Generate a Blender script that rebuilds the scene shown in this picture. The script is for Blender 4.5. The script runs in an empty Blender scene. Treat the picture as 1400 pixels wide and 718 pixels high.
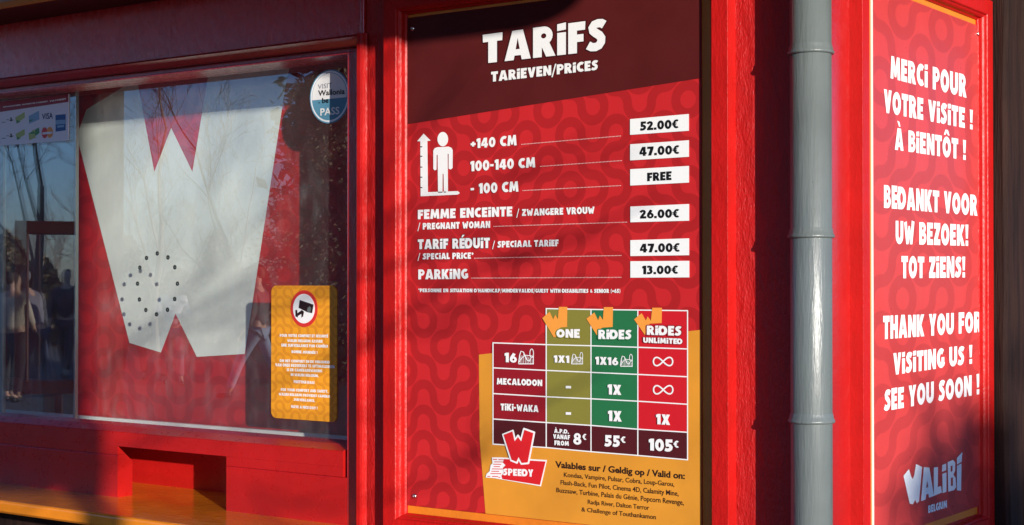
import bpy, bmesh, math, random
from mathutils import Vector, Matrix
from mathutils.geometry import delaunay_2d_cdt
random.seed(7)
sc = bpy.context.scene
R = math.radians
# ------------------------------------------------------------------ camera
EYE = 1.55
F = 2138.0 / 1400.0
cam_d = bpy.data.cameras.new('camera'); cam = bpy.data.objects.new('camera', cam_d); sc.collection.objects.link(cam)
cam.location = (0, 0, EYE)
YAW = R(90 - 35.93 + 0.0)            # heading left of +Y is 35.93 degrees
fwd = Vector((-math.sin(R(35.93)), math.cos(R(35.93)), 0))
PITCH = math.atan(25.0 / 2138)
fwd3 = (fwd * math.cos(PITCH) + Vector((0, 0, math.sin(PITCH)))).normalized()
cam.rotation_euler = fwd3.to_track_quat('-Z', 'Y').to_euler()
cam_d.sensor_width = 36; cam_d.lens = 36 * F; cam_d.clip_end = 2000; cam_d.clip_start = 0.05
sc.camera = cam
# ------------------------------------------------------------------ sky, sun, exposure
SUN_EL = 9.0; SUN_AZ = Vector((1.6, -1.0)).normalized()
w = bpy.data.worlds.new('World'); sc.world = w; w.use_nodes = True
bg = w.node_tree.nodes['Background']; sky = w.node_tree.nodes.new('ShaderNodeTexSky'); sky.sky_type = 'NISHITA'
sky.sun_disc = False; sky.sun_elevation = R(SUN_EL); sky.sun_rotation = math.atan2(SUN_AZ.x, SUN_AZ.y)
sky.air_density = 1.0; sky.dust_density = 0.2; sky.ozone_density = 4.0
tint = w.node_tree.nodes.new('ShaderNodeMix'); tint.data_type = 'RGBA'; tint.blend_type = 'MULTIPLY'; tint.inputs[0].default_value = 1
tint.inputs[7].default_value = (0.68, 0.75, 1.10, 1)      # clear winter blue
w.node_tree.links.new(sky.outputs[0], tint.inputs[6]); w.node_tree.links.new(tint.outputs[2], bg.inputs[0]); bg.inputs[1].default_value = 0.125
sun_d = bpy.data.lights.new('sun', 'SUN'); sun = bpy.data.objects.new('sun', sun_d); sc.collection.objects.link(sun)
sun_d.energy = 3.7; sun_d.angle = R(0.5); sun_d.color = (1.0, 0.93, 0.84)
to_sun = Vector((SUN_AZ.x * math.cos(R(SUN_EL)), SUN_AZ.y * math.cos(R(SUN_EL)), math.sin(R(SUN_EL))))
sun.rotation_euler = to_sun.to_track_quat('Z', 'Y').to_euler(); sun.location = to_sun * 40
sc.view_settings.view_transform = 'Standard'; sc.view_settings.look = 'None'; sc.view_settings.gamma = 1
sc.view_settings.exposure = 0.90
sc.cycles.max_bounces = 10; sc.cycles.transparent_max_bounces = 16
# ------------------------------------------------------------------ measuring helpers
CR = cam.rotation_euler.to_matrix()
def ray(px, py):
    return CR @ Vector(((px - 700) / 2138.0, (359 - py) / 2138.0, -1.0))
def on_y(px, py, Y):                 # a sight line of the photograph met with the front facade's plane
    d = ray(px, py); return cam.location + d * (Y / d.y)
def on_x(px, py, X):
    d = ray(px, py); return cam.location + d * (X / d.x)
def XA(px, Y, py=385): return on_y(px, py, Y).x
def ZA(px, py, Y): return on_y(px, py, Y).z
def YB(px, X, py=385): return on_x(px, py, X).y
def ZB(px, py, X): return on_x(px, py, X).z
# ------------------------------------------------------------------ object helpers
def tag(o, label=None, cat=None, group=None, kind=None):
    if label: o['label'] = label
    if cat: o['category'] = cat
    if group: o['group'] = group
    if kind: o['kind'] = kind
    return o
def thing(name, label, cat, loc=(0, 0, 0), rz=0, group=None):
    o = bpy.data.objects.new(name, None); sc.collection.objects.link(o)
    o.location = loc; o.rotation_euler = (0, 0, rz); o.empty_display_size = .1
    bpy.context.view_layer.update()
    return tag(o, label, cat, group)
def root_matrix(p):
    m = p.matrix_basis.copy()
    return root_matrix(p.parent) @ p.matrix_parent_inverse @ m if p.parent else m
def adopt(o, parent):
    if parent is not None:
        o.parent = parent; o.matrix_parent_inverse = root_matrix(parent).inverted()
    return o
def link(name, me, mat, parent=None, smooth=False):
    o = bpy.data.objects.new(name, me); sc.collection.objects.link(o)
    if mat is not None and not me.materials: me.materials.append(mat)
    if smooth:
        for p in me.polygons: p.use_smooth = True
    return adopt(o, parent)
def obj(name, bm, mat, parent=None, smooth=False):
    me = bpy.data.meshes.new(name)
    bmesh.ops.recalc_face_normals(bm, faces=bm.faces)
    bm.to_mesh(me); bm.free()
    return link(name, me, mat, parent, smooth)
def add_box(bm, x0, x1, y0, y1, z0, z1, bev=0.0, seg=2):
    b = bmesh.new()
    vs = [b.verts.new(p) for p in ((x0,y0,z0),(x1,y0,z0),(x1,y1,z0),(x0,y1,z0),(x0,y0,z1),(x1,y0,z1),(x1,y1,z1),(x0,y1,z1))]
    for f in ((0,3,2,1),(4,5,6,7),(0,1,5,4),(1,2,6,5),(2,3,7,6),(3,0,4,7)): b.faces.new([vs[i] for i in f])
    if bev: bmesh.ops.bevel(b, geom=b.edges[:], offset=bev, segments=seg, profile=.5, affect='EDGES')
    me = bpy.data.meshes.new('tmp'); b.to_mesh(me); b.free(); bm.from_mesh(me); bpy.data.meshes.remove(me)
def box(name, x0, x1, y0, y1, z0, z1, mat, parent=None, bev=0.002):
    bm = bmesh.new(); add_box(bm, min(x0,x1), max(x0,x1), min(y0,y1), max(y0,y1), min(z0,z1), max(z0,z1), bev)
    return obj(name, bm, mat, parent)
def prism_x(name, prof, x0, x1, mat, parent=None):       # profile in (y, z) pushed along x
    bm = bmesh.new(); a = [bm.verts.new((x0, y, z)) for y, z in prof]; b = [bm.verts.new((x1, y, z)) for y, z in prof]
    n = len(prof); bm.faces.new(a); bm.faces.new(b[::-1])
    for i in range(n): bm.faces.new((a[i], a[(i+1) % n], b[(i+1) % n], b[i]))
    return obj(name, bm, mat, parent)
def prism_z(name, prof, z0, z1, mat, parent=None, smooth=False):
    bm = bmesh.new(); a = [bm.verts.new((x, y, z0)) for x, y in prof]; b = [bm.verts.new((x, y, z1)) for x, y in prof]
    n = len(prof); bm.faces.new(a); bm.faces.new(b[::-1])
    for i in range(n): bm.faces.new((a[i], a[(i+1) % n], b[(i+1) % n], b[i]))
    return obj(name, bm, mat, parent, smooth)
def add_tube(bm, pts, rad, n=8, cap=True):
    rings = []; prev = None
    for i, p in enumerate(pts):
        p = Vector(p); t = (Vector(pts[min(i+1, len(pts)-1)]) - Vector(pts[max(i-1, 0)])).normalized()
        u = t.orthogonal().normalized() if prev is None else (prev - t * prev.dot(t)).normalized()
        prev = u; v = t.cross(u); r = rad[i] if isinstance(rad, (list, tuple)) else rad
        rings.append([bm.verts.new(p + (u * math.cos(2*math.pi*k/n) + v * math.sin(2*math.pi*k/n)) * r) for k in range(n)])
    for a, b in zip(rings, rings[1:]):
        for k in range(n): bm.faces.new((a[k], a[(k+1) % n], b[(k+1) % n], b[k]))
    if cap and n > 2: bm.faces.new(rings[0][::-1]); bm.faces.new(rings[-1])
def lathe(name, prof, c, mat, parent=None, n=48, smooth=True):    # profile (r, z) round a vertical axis
    bm = bmesh.new(); rings = [[bm.verts.new((c[0] + r*math.cos(2*math.pi*k/n), c[1] + r*math.sin(2*math.pi*k/n), z)) for k in range(n)] for r, z in prof]
    for a, b in zip(rings, rings[1:]):
        for k in range(n): bm.faces.new((a[k], a[(k+1) % n], b[(k+1) % n], b[k]))
    return obj(name, bm, mat, parent, smooth)
# mitred four-piece frame: rect (u0,u1,z0,z1) outer, profile [(inset, height)], put(u, h, z) -> point
def mitred(names, rect, prof, put, mat, parent):
    u0, u1, z0, z1 = rect; out = []
    C = [(u0, z0, 1, 1), (u1, z0, -1, 1), (u1, z1, -1, -1), (u0, z1, 1, -1)]
    for i in range(4):
        bm = bmesh.new(); ends = []
        for (u, z, su, sz) in (C[i], C[(i+1) % 4]):
            gu, gz = ((.0004, 0), (0, .0004), (-.0004, 0), (0, -.0004))[i]; k = 1 if not ends else -1      # hairline open mitres
            ends.append([bm.verts.new(put(u + su*t + k*gu, h, z + sz*t + k*gz)) for t, h in prof])
        n = len(prof)
        for k in range(n): bm.faces.new((ends[0][k], ends[0][(k+1) % n], ends[1][(k+1) % n], ends[1][k]))
        bm.faces.new(ends[0]); bm.faces.new(ends[1][::-1])
        out.append(obj(names, bm, mat, parent))
    return out
# ------------------------------------------------------------------ materials
def srgb(r, g, b):
    f = lambda c: (c/255/12.92) if c <= 10 else ((c/255+.055)/1.055)**2.4
    return (f(r), f(g), f(b))
class G:                                                  # small node-graph writer
    def __init__(s, name):
        s.m = bpy.data.materials.new(name); s.m.use_nodes = True; s.t = s.m.node_tree
        s.b = s.t.nodes['Principled BSDF']; s.out = s.t.nodes['Material Output']
    def n(s, t, **k):
        x = s.t.nodes.new(t)
        for a, v in k.items(): setattr(x, a, v)
        return x
    def put(s, sock, v):
        if hasattr(v, 'is_output'): s.t.links.new(v, sock)
        else: sock.default_value = v
    def math(s, op, a, b=0.0, c=0.0):
        x = s.n('ShaderNodeMath', operation=op); s.put(x.inputs[0], a); s.put(x.inputs[1], b); s.put(x.inputs[2], c); return x.outputs[0]
    def noise(s, scale, detail=4, rough=.55, vec=None, st=None):
        x = s.n('ShaderNodeTexNoise'); x.inputs['Scale'].default_value = scale; x.inputs['Detail'].default_value = detail
        x.inputs['Roughness'].default_value = rough
        v = vec if vec is not None else s.coord()
        if st:
            mp = s.n('ShaderNodeMapping'); s.t.links.new(v, mp.inputs[0]); mp.inputs['Scale'].default_value = st; v = mp.outputs[0]
        s.t.links.new(v, x.inputs['Vector']); return x.outputs[0]
    def coord(s):
        if not hasattr(s, '_c'): s._c = s.n('ShaderNodeTexCoord').outputs['Object']
        return s._c
    def mix(s, f, a, b):
        x = s.n('ShaderNodeMix', data_type='RGBA'); s.put(x.inputs[0], f)
        s.put(x.inputs[6], a if hasattr(a, 'is_output') else (*a, 1)); s.put(x.inputs[7], b if hasattr(b, 'is_output') else (*b, 1)); return x.outputs[2]
    def ramp(s, f, lo, hi):
        x = s.n('ShaderNodeMapRange'); s.put(x.inputs[0], f); x.inputs[1].default_value = lo; x.inputs[2].default_value = hi; return x.outputs[0]
    def bump(s, h, dist, strength=1.0, normal=None):
        x = s.n('ShaderNodeBump'); x.inputs['Distance'].default_value = dist; x.inputs['Strength'].default_value = strength
        s.put(x.inputs['Height'], h)
        if normal is not None: s.put(x.inputs['Normal'], normal)
        return x.outputs[0]
def principled(name, col, rough=.4, spec=.5, metal=0, coat=0, coat_r=.1):
    g = G(name); b = g.b
    g.put(b.inputs['Base Color'], (*col, 1)); b.inputs['Roughness'].default_value = rough
    b.inputs['Specular IOR Level'].default_value = spec; b.inputs['Metallic'].default_value = metal
    b.inputs['Coat Weight'].default_value = coat; b.inputs['Coat Roughness'].default_value = coat_r
    return g
def paint(name, col, rough=.3, depth=.0006, worn=0.0, grain=(1, 1, 1), spec=.75, scale=260):
    g = principled(name, col, rough, spec)
    big = g.noise(7, 3); fine = g.noise(scale, 3, .6, st=grain); mid = g.noise(45, 4, .6, st=grain)
    c = g.mix(g.ramp(big, .3, .7), tuple(x*.88 for x in col), tuple(min(1, x*1.06) for x in col))
    spots = g.ramp(g.noise(95, 5, .7), .70, .74)
    c = g.mix(g.math('MULTIPLY', spots, .45 + worn), c, tuple(x*.35 + .01 for x in col))
    g.put(g.b.inputs['Base Color'], c)
    g.put(g.b.inputs['Roughness'], g.math('MULTIPLY_ADD', mid, .22, rough - .11))
    h = g.math('ADD', g.math('MULTIPLY', fine, .5), g.math('MULTIPLY', mid, 1.2))
    g.put(g.b.inputs['Normal'], g.bump(h, depth))
    return g.m
RED = (.44, .0085, .0075)
M = {}
M['red'] = paint('red_gloss_paint', RED, .20, .0012, .1, scale=150, spec=.9)
M['beam'] = paint('red_gloss_paint_on_beam', (.62, .014, .016), .27, .0014, .15, (1, 1, .5), scale=120, spec=1.0)
for k_ in ('beam', 'red'):
    M[k_].node_tree.nodes['Principled BSDF'].inputs['Coat Weight'].default_value = 1; M[k_].node_tree.nodes['Principled BSDF'].inputs['Coat Roughness'].default_value = .28; M[k_].node_tree.nodes['Principled BSDF'].inputs['Coat IOR'].default_value = 1.65
M['red_rough'] = paint('red_paint_over_sawn_wood', RED, .46, .0045, .15, (1, 1, .35), scale=240, spec=.4)
M['red_flat'] = paint('red_satin_paint', RED, .30, .0006, scale=220)
M['soffit_paint'] = paint('shade_darkened_soffit_red', (.10, .004, .003), .6, .001, spec=.25)  # kiosk red taken darker, the shade under the eave put into the colour
M['bead'] = paint('red_paint_on_moulding', (.47, .009, .0075), .38, .0018, .2, spec=.22, scale=160, grain=(1, 1, .5))
M['orange'] = paint('orange_gloss_paint', (.80, .24, .012), .15, .0008, .6, scale=90, grain=(.4, 1, 1))
M['orange_back'] = paint('orange_paint_backing', (.72, .20, .012), .4, .0010, .3)
M['grey'] = paint('grey_metal_paint', (.122, .142, .139), .36, .0016, .6, (1, 1, .10), scale=200, spec=.5)
M['fascia'] = paint('weathered_pale_paint', (.55, .36, .36), .5, .001)
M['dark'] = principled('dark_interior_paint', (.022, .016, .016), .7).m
M['white'] = principled('white_print', (.80, .80, .79), .35).m
M['white_label'] = principled('white_sticker', (.80, .81, .80), .35).m
M['black'] = principled('black_print', (.006, .006, .006), .4).m
M['maroon_text'] = principled('dark_maroon_print', (.020, .006, .006), .4).m
M['steel'] = principled('screw_steel', (.6, .58, .55), .25, metal=1).m
M['alu'] = principled('aluminium_edge', (.30, .33, .33), .35, metal=.4).m
M['dash'] = principled('pale_pink_print', (.80, .45, .43), .4).m

def serpentine(g, ax, tu, tv, wd, seed=0.0):
    """1 on a meandering band: quarter rings joined across cells turned one way or the other"""
    m = g.math; sep = g.n('ShaderNodeSeparateXYZ'); g.t.links.new(g.coord(), sep.inputs[0])
    u = m('DIVIDE', sep.outputs[0 if ax == 'x' else 1], tu); v = m('DIVIDE', sep.outputs[2], tv)
    u = m('ADD', u, 40.3 + seed); v = m('ADD', v, 20.6 + seed)
    cmb = g.n('ShaderNodeCombineXYZ'); g.put(cmb.inputs[0], m('FLOOR', u)); g.put(cmb.inputs[1], m('FLOOR', v)); cmb.inputs[2].default_value = seed + .5
    wn = g.n('ShaderNodeTexWhiteNoise'); wn.noise_dimensions = '3D'; g.t.links.new(cmb.outputs[0], wn.inputs[0])
    par = m('FRACT', m('MULTIPLY', m('ADD', m('FLOOR', u), m('FLOOR', v)), .5))          # mostly alternating, sometimes not
    pick = m('GREATER_THAN', m('ADD', m('MULTIPLY', wn.outputs[0], 1.0), m('MULTIPLY', par, .55)), .62)
    fu = m('FRACT', u); fv = m('FRACT', v)
    fu = m('ADD', m('MULTIPLY', fu, pick), m('MULTIPLY', m('SUBTRACT', 1.0, fu), m('SUBTRACT', 1.0, pick)))
    def ring(a, b): return m('ABSOLUTE', m('SUBTRACT', m('SQRT', m('ADD', m('MULTIPLY', a, a), m('MULTIPLY', b, b))), .5))
    d = m('MINIMUM', ring(fu, fv), ring(m('SUBTRACT', 1.0, fu), m('SUBTRACT', 1.0, fv)))
    return m('SUBTRACT', 1.0, g.ramp(d, wd/2 - .012, wd/2 + .012))
def printed(name, base, band, ax, tu, tv, wd=.37, rough=.35, seed=0.0):
    g = principled(name, base, rough, .3)
    f = serpentine(g, ax, tu, tv, wd, seed)
    fade = g.math('MULTIPLY_ADD', g.noise(4.5, 5, .6), .22, .89); ink = g.mix(f, base, band)
    vm = g.n('ShaderNodeVectorMath', operation='SCALE'); g.t.links.new(ink, vm.inputs[0]); g.put(vm.inputs['Scale'], fade)
    g.put(g.b.inputs['Base Color'], vm.outputs[0])
    g.put(g.b.inputs['Roughness'], g.math('MULTIPLY_ADD', g.noise(60, 4), .12, rough - .06))
    g.put(g.b.inputs['Normal'], g.bump(g.noise(9, 2), .0012))
    return g.m
M['board_red'] = printed('red_print_with_bands', (.50, .019, .022), (.37, .0145, .0165), 'x', .062, .062, .37, .35, 1.0)
M['board_header'] = paint('maroon_print', (.085, .011, .011), .33, .0001, scale=60, spec=.22)
M['board_yellow'] = paint('amber_print', (.66, .27, .026), .4, .0001, -.35, scale=60, spec=.5)
M['thanks_red'] = printed('coral_print_with_bands', (.53, .046, .044), (.43, .038, .037), 'y', .125, .082, .36, .30, 2.0)
M['poster_red'] = printed('poster_red_with_bands', (.52, .013, .020), (.41, .010, .016), 'x', .088, .070, .36, .45, 3.0)
M['amber_sign'] = printed('amber_sign_with_bands', (.78, .32, .020), (.66, .25, .018), 'x', .030, .026, .34, .4, 4.0)
g_ = principled('white_poster', (.66, .68, .64), .5)
g_.put(g_.b.inputs['Base Color'], g_.mix(g_.ramp(g_.noise(3.5, 6, .65), .35, .7), (.66, .68, .65), (.80, .81, .77))); M['poster_white'] = g_.m
for k, c in dict(olive=srgb(128, 122, 52), green=srgb(38, 108, 66), crimson=srgb(196, 28, 38), wine=srgb(140, 24, 34), maroon=srgb(78, 24, 28),
                 logo=srgb(232, 150, 62), logored=srgb(205, 32, 38), blue=srgb(30, 80, 150), teal=srgb(88, 142, 168), navy=srgb(20, 40, 100),
                 pale=srgb(225, 225, 238), ckey=srgb(170, 185, 110), cgreen=srgb(70, 140, 90), cred=srgb(205, 50, 45), corange=srgb(232, 150, 60),
                 cblue=srgb(130, 170, 205), pink=srgb(150, 40, 60), lavender=srgb(232, 236, 240), stroke=srgb(60, 12, 14), grey=srgb(140,140,150)).items():
    M['p_' + k] = principled('print_' + k, tuple(c), .38).m
# window glass: clear with Fresnel reflection and a film of dust, its blotches also painting mottled reflection
def glass(name, dust=.05, tint=(.97, .99, .98)):
    g = G(name); t = g.t; t.nodes.remove(g.b)
    tr = g.n('ShaderNodeBsdfTransparent'); tr.inputs[0].default_value = (*tint, 1)
    gl = g.n('ShaderNodeBsdfGlossy'); gl.inputs['Roughness'].default_value = .0; gl.inputs[0].default_value = (1, 1, 1, 1)
    df = g.n('ShaderNodeBsdfDiffuse'); df.inputs[0].default_value = (.62, .64, .62, 1)
    fr = g.n('ShaderNodeFresnel'); fr.inputs[0].default_value = 1.80
    g.put(gl.inputs['Normal'], g.bump(g.noise(2.2, 1), .00008))
    streak = g.ramp(g.noise(26, 6, .65, st=(1, 1, .35)), .45, .85)
    blot = g.ramp(g.noise(6, 4, .6), .35, .8)
    m1 = g.n('ShaderNodeMixShader'); g.put(m1.inputs[0], g.math('MULTIPLY_ADD', g.math('MULTIPLY', streak, blot), dust*2.4, dust*.25))
    t.links.new(tr.outputs[0], m1.inputs[1]); t.links.new(df.outputs[0], m1.inputs[2])
    ge = g.n('ShaderNodeNewGeometry')          # both faces of the sheet are counted on the way in
    f2 = g.math('MULTIPLY', g.math('DIVIDE', g.math('MULTIPLY', fr.outputs[0], 2.0), g.math('ADD', fr.outputs[0], 1.0)), g.math('SUBTRACT', 1.0, ge.outputs['Backfacing']))
    m2 = g.n('ShaderNodeMixShader'); g.put(m2.inputs[0], f2)
    t.links.new(m1.outputs[0], m2.inputs[1]); t.links.new(gl.outputs[0], m2.inputs[2])
    t.links.new(m2.outputs[0], g.out.inputs[0]); return g.m
M['glass'] = glass('window_glass', .075)
M['hatch_glass'] = glass('hatch_glass', .28, (.80, .78, .78))
def wood(name, c0, c1, sc_=9, rough=.6):
    g = principled(name, c0, rough)
    n1 = g.noise(sc_, 6, .65, st=(4, 4, .35)); n2 = g.noise(sc_*9, 4, .6, st=(4, 4, .12))
    g.put(g.b.inputs['Base Color'], g.mix(g.ramp(n1, .35, .68), c0, c1))
    g.put(g.b.inputs['Normal'], g.bump(g.math('ADD', n1, g.math('MULTIPLY', n2, .4)), .006)); return g.m
M['dark_wood'] = wood('dark_stained_wood', (.012, .005, .004), (.034, .014, .010), rough=.8)
M['dark_wood'].node_tree.nodes['Principled BSDF'].inputs['Specular IOR Level'].default_value = .2
M['brown_wood'] = wood('brown_post_wood', (.10, .045, .022), (.20, .10, .05))
M['bark'] = wood('bark', (.15, .115, .085), (.28, .22, .17), 14, .85)
def ground_mat(name, c0, c1, s):
    g = principled(name, c0, .85); g.put(g.b.inputs['Base Color'], g.mix(g.ramp(g.noise(s, 6, .7), .35, .65), c0, c1))
    g.put(g.b.inputs['Normal'], g.bump(g.noise(60, 4), .004)); return g.m
M['paving'] = ground_mat('pale_asphalt', (.050, .048, .045), (.085, .078, .070), 3)
M['leaf'] = ground_mat('dull_green_leaf', (.20, .18, .11), (.38, .33, .21), 5)
M['needle'] = ground_mat('dark_evergreen_leaf', (.022, .026, .014), (.055, .055, .026), 5)
M['hedge'] = ground_mat('brown_hedge', (.15, .115, .08), (.25, .20, .14), 5)

# ------------------------------------------------------------------ lettering (glyphs drawn as polygons, united by triangulation)
def rect(x0, y0, x1, y1): return [(x0, y0), (x1, y0), (x1, y1), (x0, y1)]
def arc(cx, cy, rx, ry, a0, a1, n=14):
    return [(cx + rx*math.cos(R(a0 + (a1-a0)*i/n)), cy + ry*math.sin(R(a0 + (a1-a0)*i/n))) for i in range(n+1)]
def ell(cx, cy, rx, ry, n=22): return arc(cx, cy, rx, ry, 0, 360, n)[:-1]
def rib(path, wd):
    L, Rr = [], []
    for i, p in enumerate(path):
        a = path[max(i-1, 0)]; b = path[min(i+1, len(path)-1)]; dx, dy = b[0]-a[0], b[1]-a[1]; l = math.hypot(dx, dy) or 1
        ww = wd[i] if isinstance(wd, list) else wd
        L.append((p[0]-dy/l*ww/2, p[1]+dx/l*ww/2)); Rr.append((p[0]+dy/l*ww/2, p[1]-dx/l*ww/2))
    return [[L[i], Rr[i], Rr[i+1], L[i+1]] for i in range(len(path)-1)]
GL = {}
def gd(ch, wd, add, cut=()): GL[ch] = (wd, add, list(cut))
gd('A', .84, [[(0,0),(.25,1),(.59,1),(.84,0),(.55,0),(.52,.15),(.32,.15),(.29,0)]], [[(.42,.74),(.355,.36),(.485,.36)]])
gd('B', .68, [rect(0,0,.34,1), ell(.34,.74,.29,.26), ell(.34,.30,.34,.30)], [ell(.34,.73,.085,.075,12), ell(.35,.31,.10,.085,12)])
gd('C', .66, rib(arc(.42,.5,.275,.36,52,308,16), .28))
gd('D', .76, [rect(0,0,.32,1), ell(.32,.5,.44,.5)], [rect(.27,.27,.33,.73), ell(.33,.5,.14,.23)])
gd('E', .56, [[(0,0),(.56,0),(.54,.26),(.28,.26),(.28,.38),(.50,.38),(.50,.62),(.28,.62),(.28,.74),(.55,.74),(.56,1),(0,1)]])
gd('F', .54, [[(0,0),(.28,0),(.28,.36),(.49,.36),(.49,.60),(.28,.60),(.28,.73),(.54,.73),(.55,1),(0,1)]])
gd('G', .72, rib(arc(.42,.5,.275,.36,52,330,16), .28) + [rect(.44,.30,.72,.54), rect(.50,.10,.72,.50)])
gd('H', .72, [rect(0,0,.27,1), rect(.45,0,.72,1), rect(.2,.37,.5,.63)])
gd('I', .28, [rect(0,0,.28,1)])
gd('i', .28, [rect(0,0,.28,.72), [(0,.78),(.28,.80),(.28,1.03),(0,1.0)]])
gd('J', .5, [rect(.22,.3,.5,1)] + rib([(.36,.32),(.33,.2),(.25,.14),(.12,.13),(.0,.16)], .27))
gd('K', .74, [rect(0,0,.27,1), [(.22,.48),(.42,1),(.74,1),(.47,.53),(.76,0),(.43,0),(.24,.42)]])
gd('L', .52, [[(0,0),(.52,0),(.51,.27),(.28,.27),(.28,1),(0,1)]])
gd('M', .92, [[(0,0),(.08,1),(.33,1),(.46,.52),(.59,1),(.84,1),(.92,0),(.66,0),(.63,.46),(.54,.10),(.38,.10),(.29,.46),(.26,0)]])
gd('N', .74, [[(0,0),(0,1),(.27,1),(.48,.50),(.48,1),(.74,1),(.74,0),(.48,0),(.26,.48),(.26,0)]])
gd('O', .80, [ell(.40,.5,.40,.51)], [ell(.40,.5,.135,.22)])
gd('P', .64, [rect(0,0,.28,1), rect(.1,.36,.33,1), ell(.33,.68,.31,.32)], [ell(.34,.68,.09,.09,12)])
gd('Q', .80, [ell(.40,.5,.40,.51), [(.40,.22),(.58,.32),(.82,.04),(.62,-.08)]], [ell(.40,.5,.135,.22)])
gd('R', .70, [rect(0,0,.28,1), rect(.1,.38,.33,1), ell(.33,.69,.30,.31), [(.24,.44),(.52,.46),(.72,0),(.42,0),(.26,.38)]], [ell(.34,.69,.085,.085,12)])
gd('S', .60, rib([(.54,.80),(.45,.86),(.34,.87),(.22,.84),(.16,.75),(.18,.65),(.27,.57),(.38,.49),(.45,.39),(.44,.27),(.37,.17),(.27,.13),(.14,.14),(.02,.21)], .265))
gd('T', .62, [[(0,.73),(.17,.73),(.17,0),(.45,0),(.45,.73),(.62,.73),(.63,1),(-.01,1)]])
gd('U', .74, [rect(0,.36,.27,1), rect(.47,.36,.74,1)] + rib(arc(.37,.37,.235,.24,180,360,12), .27))
gd('V', .74, [[(0,1),(.28,1),(.38,.50),(.47,1),(.74,1),(.50,0),(.25,0)]])
gd('W', 1.0, [[(0,.94),(.25,1),(.34,.52),(.43,.80),(.56,.80),(.66,.52),(.74,1.04),(1.0,1.0),(.80,0),(.57,0),(.50,.32),(.42,0),(.20,0)]])
gd('X', .74, [[(0,0),(.21,.51),(.02,1),(.33,1),(.38,.78),(.44,1),(.73,1),(.53,.51),(.75,0),(.43,0),(.37,.24),(.30,0)]])
gd('Y', .72, [[(0,1),(.29,1),(.36,.68),(.43,1),(.72,1),(.50,.40),(.50,0),(.22,0),(.22,.40)]])
gd('Z', .62, [[(0,0),(.62,0),(.62,.26),(.36,.26),(.62,.78),(.62,1),(.02,1),(.02,.74),(.26,.74),(0,.22)]])
gd('0', .66, [ell(.33,.5,.33,.51)], [ell(.33,.5,.085,.24)])
gd('1', .40, [[(.12,0),(.40,0),(.40,1),(.16,1),(0,.90),(.02,.66),(.12,.70)]])
gd('2', .60, rib([(.06,.70),(.12,.82),(.24,.88),(.36,.86),(.44,.76),(.42,.62),(.34,.48),(.22,.32),(.12,.16)], .25) + [[(0,0),(.60,0),(.60,.26),(.22,.26),(0,.20)]])
gd('3', .58, rib([(.04,.86),(.22,.87),(.38,.84),(.43,.74),(.37,.62),(.22,.56)], .25) + rib([(.22,.55),(.40,.48),(.44,.32),(.37,.17),(.22,.12),(.02,.15)], .26))
gd('4', .68, [[(.0,.18),(.0,.40),(.26,1),(.58,1),(.58,.40),(.68,.40),(.68,.18),(.58,.18),(.58,0),(.32,0),(.32,.18)]], [[(.33,.40),(.33,.66),(.22,.40)]])
gd('5', .60, [[(.05,1),(.55,1),(.55,.75),(.28,.75),(.27,.60),(.04,.52)]] + rib([(.06,.52),(.22,.54),(.36,.50),(.45,.38),(.42,.24),(.32,.15),(.18,.12),(.0,.17)], .26))
gd('6', .64, [ell(.33,.32,.32,.33)] + rib([(.14,.34),(.18,.52),(.30,.72),(.42,.95)], .28), [ell(.34,.31,.09,.11,12)])
gd('7', .60, [[(0,.74),(.28,.74),(.08,0),(.38,0),(.60,.80),(.60,1),(0,1)]])
gd('8', .64, [ell(.32,.72,.27,.29), ell(.32,.29,.32,.30)], [ell(.32,.73,.08,.09,12), ell(.32,.29,.10,.10,12)])
gd('9', .64, [ell(.31,.68,.32,.33)] + rib([(.50,.66),(.46,.48),(.34,.28),(.22,.05)], .28), [ell(.30,.69,.09,.11,12)])
gd('+', .50, [rect(0,.34,.50,.56), rect(.14,.20,.36,.70)])
gd('-', .36, [rect(0,.36,.34,.58)])
gd('.', .26, [rect(0,0,.25,.26)])
gd(',', .26, [[(.02,.24),(.26,.24),(.18,-.16),(0,-.16)]])
gd('/', .36, [[(-.06,-.22),(.06,-.22),(.40,1.08),(.28,1.08)]])
gd('!', .28, [[(0,1),(.29,1),(.24,.34),(.05,.34)], rect(.02,0,.27,.25)])
gd("'", .18, [[(0,1),(.18,1),(.13,.68),(.04,.68)]])
gd('*', .36, [ell(.18,.80,.16,.20, 8)])
gd('(', .30, rib(arc(.34,.45,.24,.62,120,240,8), .14))
gd(')', .30, rib(arc(-.06,.45,.24,.62,60,-60,8), .14))
gd('&', .66, rib([(.62,.10),(.40,.34),(.20,.66),(.26,.84),(.38,.82),(.38,.68),(.18,.44),(.14,.24),(.26,.12),(.44,.16),(.60,.40)], .17))
gd('\u20ac', .58, rib(arc(.42,.5,.24,.38,55,305,14), .22) + [rect(-.02,.53,.42,.64), rect(-.02,.36,.40,.47)])
gd(' ', .30, [])
def accent(src, dst, pts): gd(dst, GL[src][0], GL[src][1] + [pts], GL[src][2])
accent('A', '\u00c0', [(.22,1.34),(.44,1.30),(.54,1.08),(.40,1.08)])
accent('E', '\u00c9', [(.20,1.08),(.34,1.08),(.56,1.34),(.30,1.34)])
gd('\u00d4', .80, GL['O'][1] + [[(.12,1.08),(.28,1.34),(.52,1.34),(.68,1.08),(.52,1.08),(.40,1.20),(.28,1.08)]], GL['O'][2])
gd('\u00e8', .56, GL['E'][1])
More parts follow.
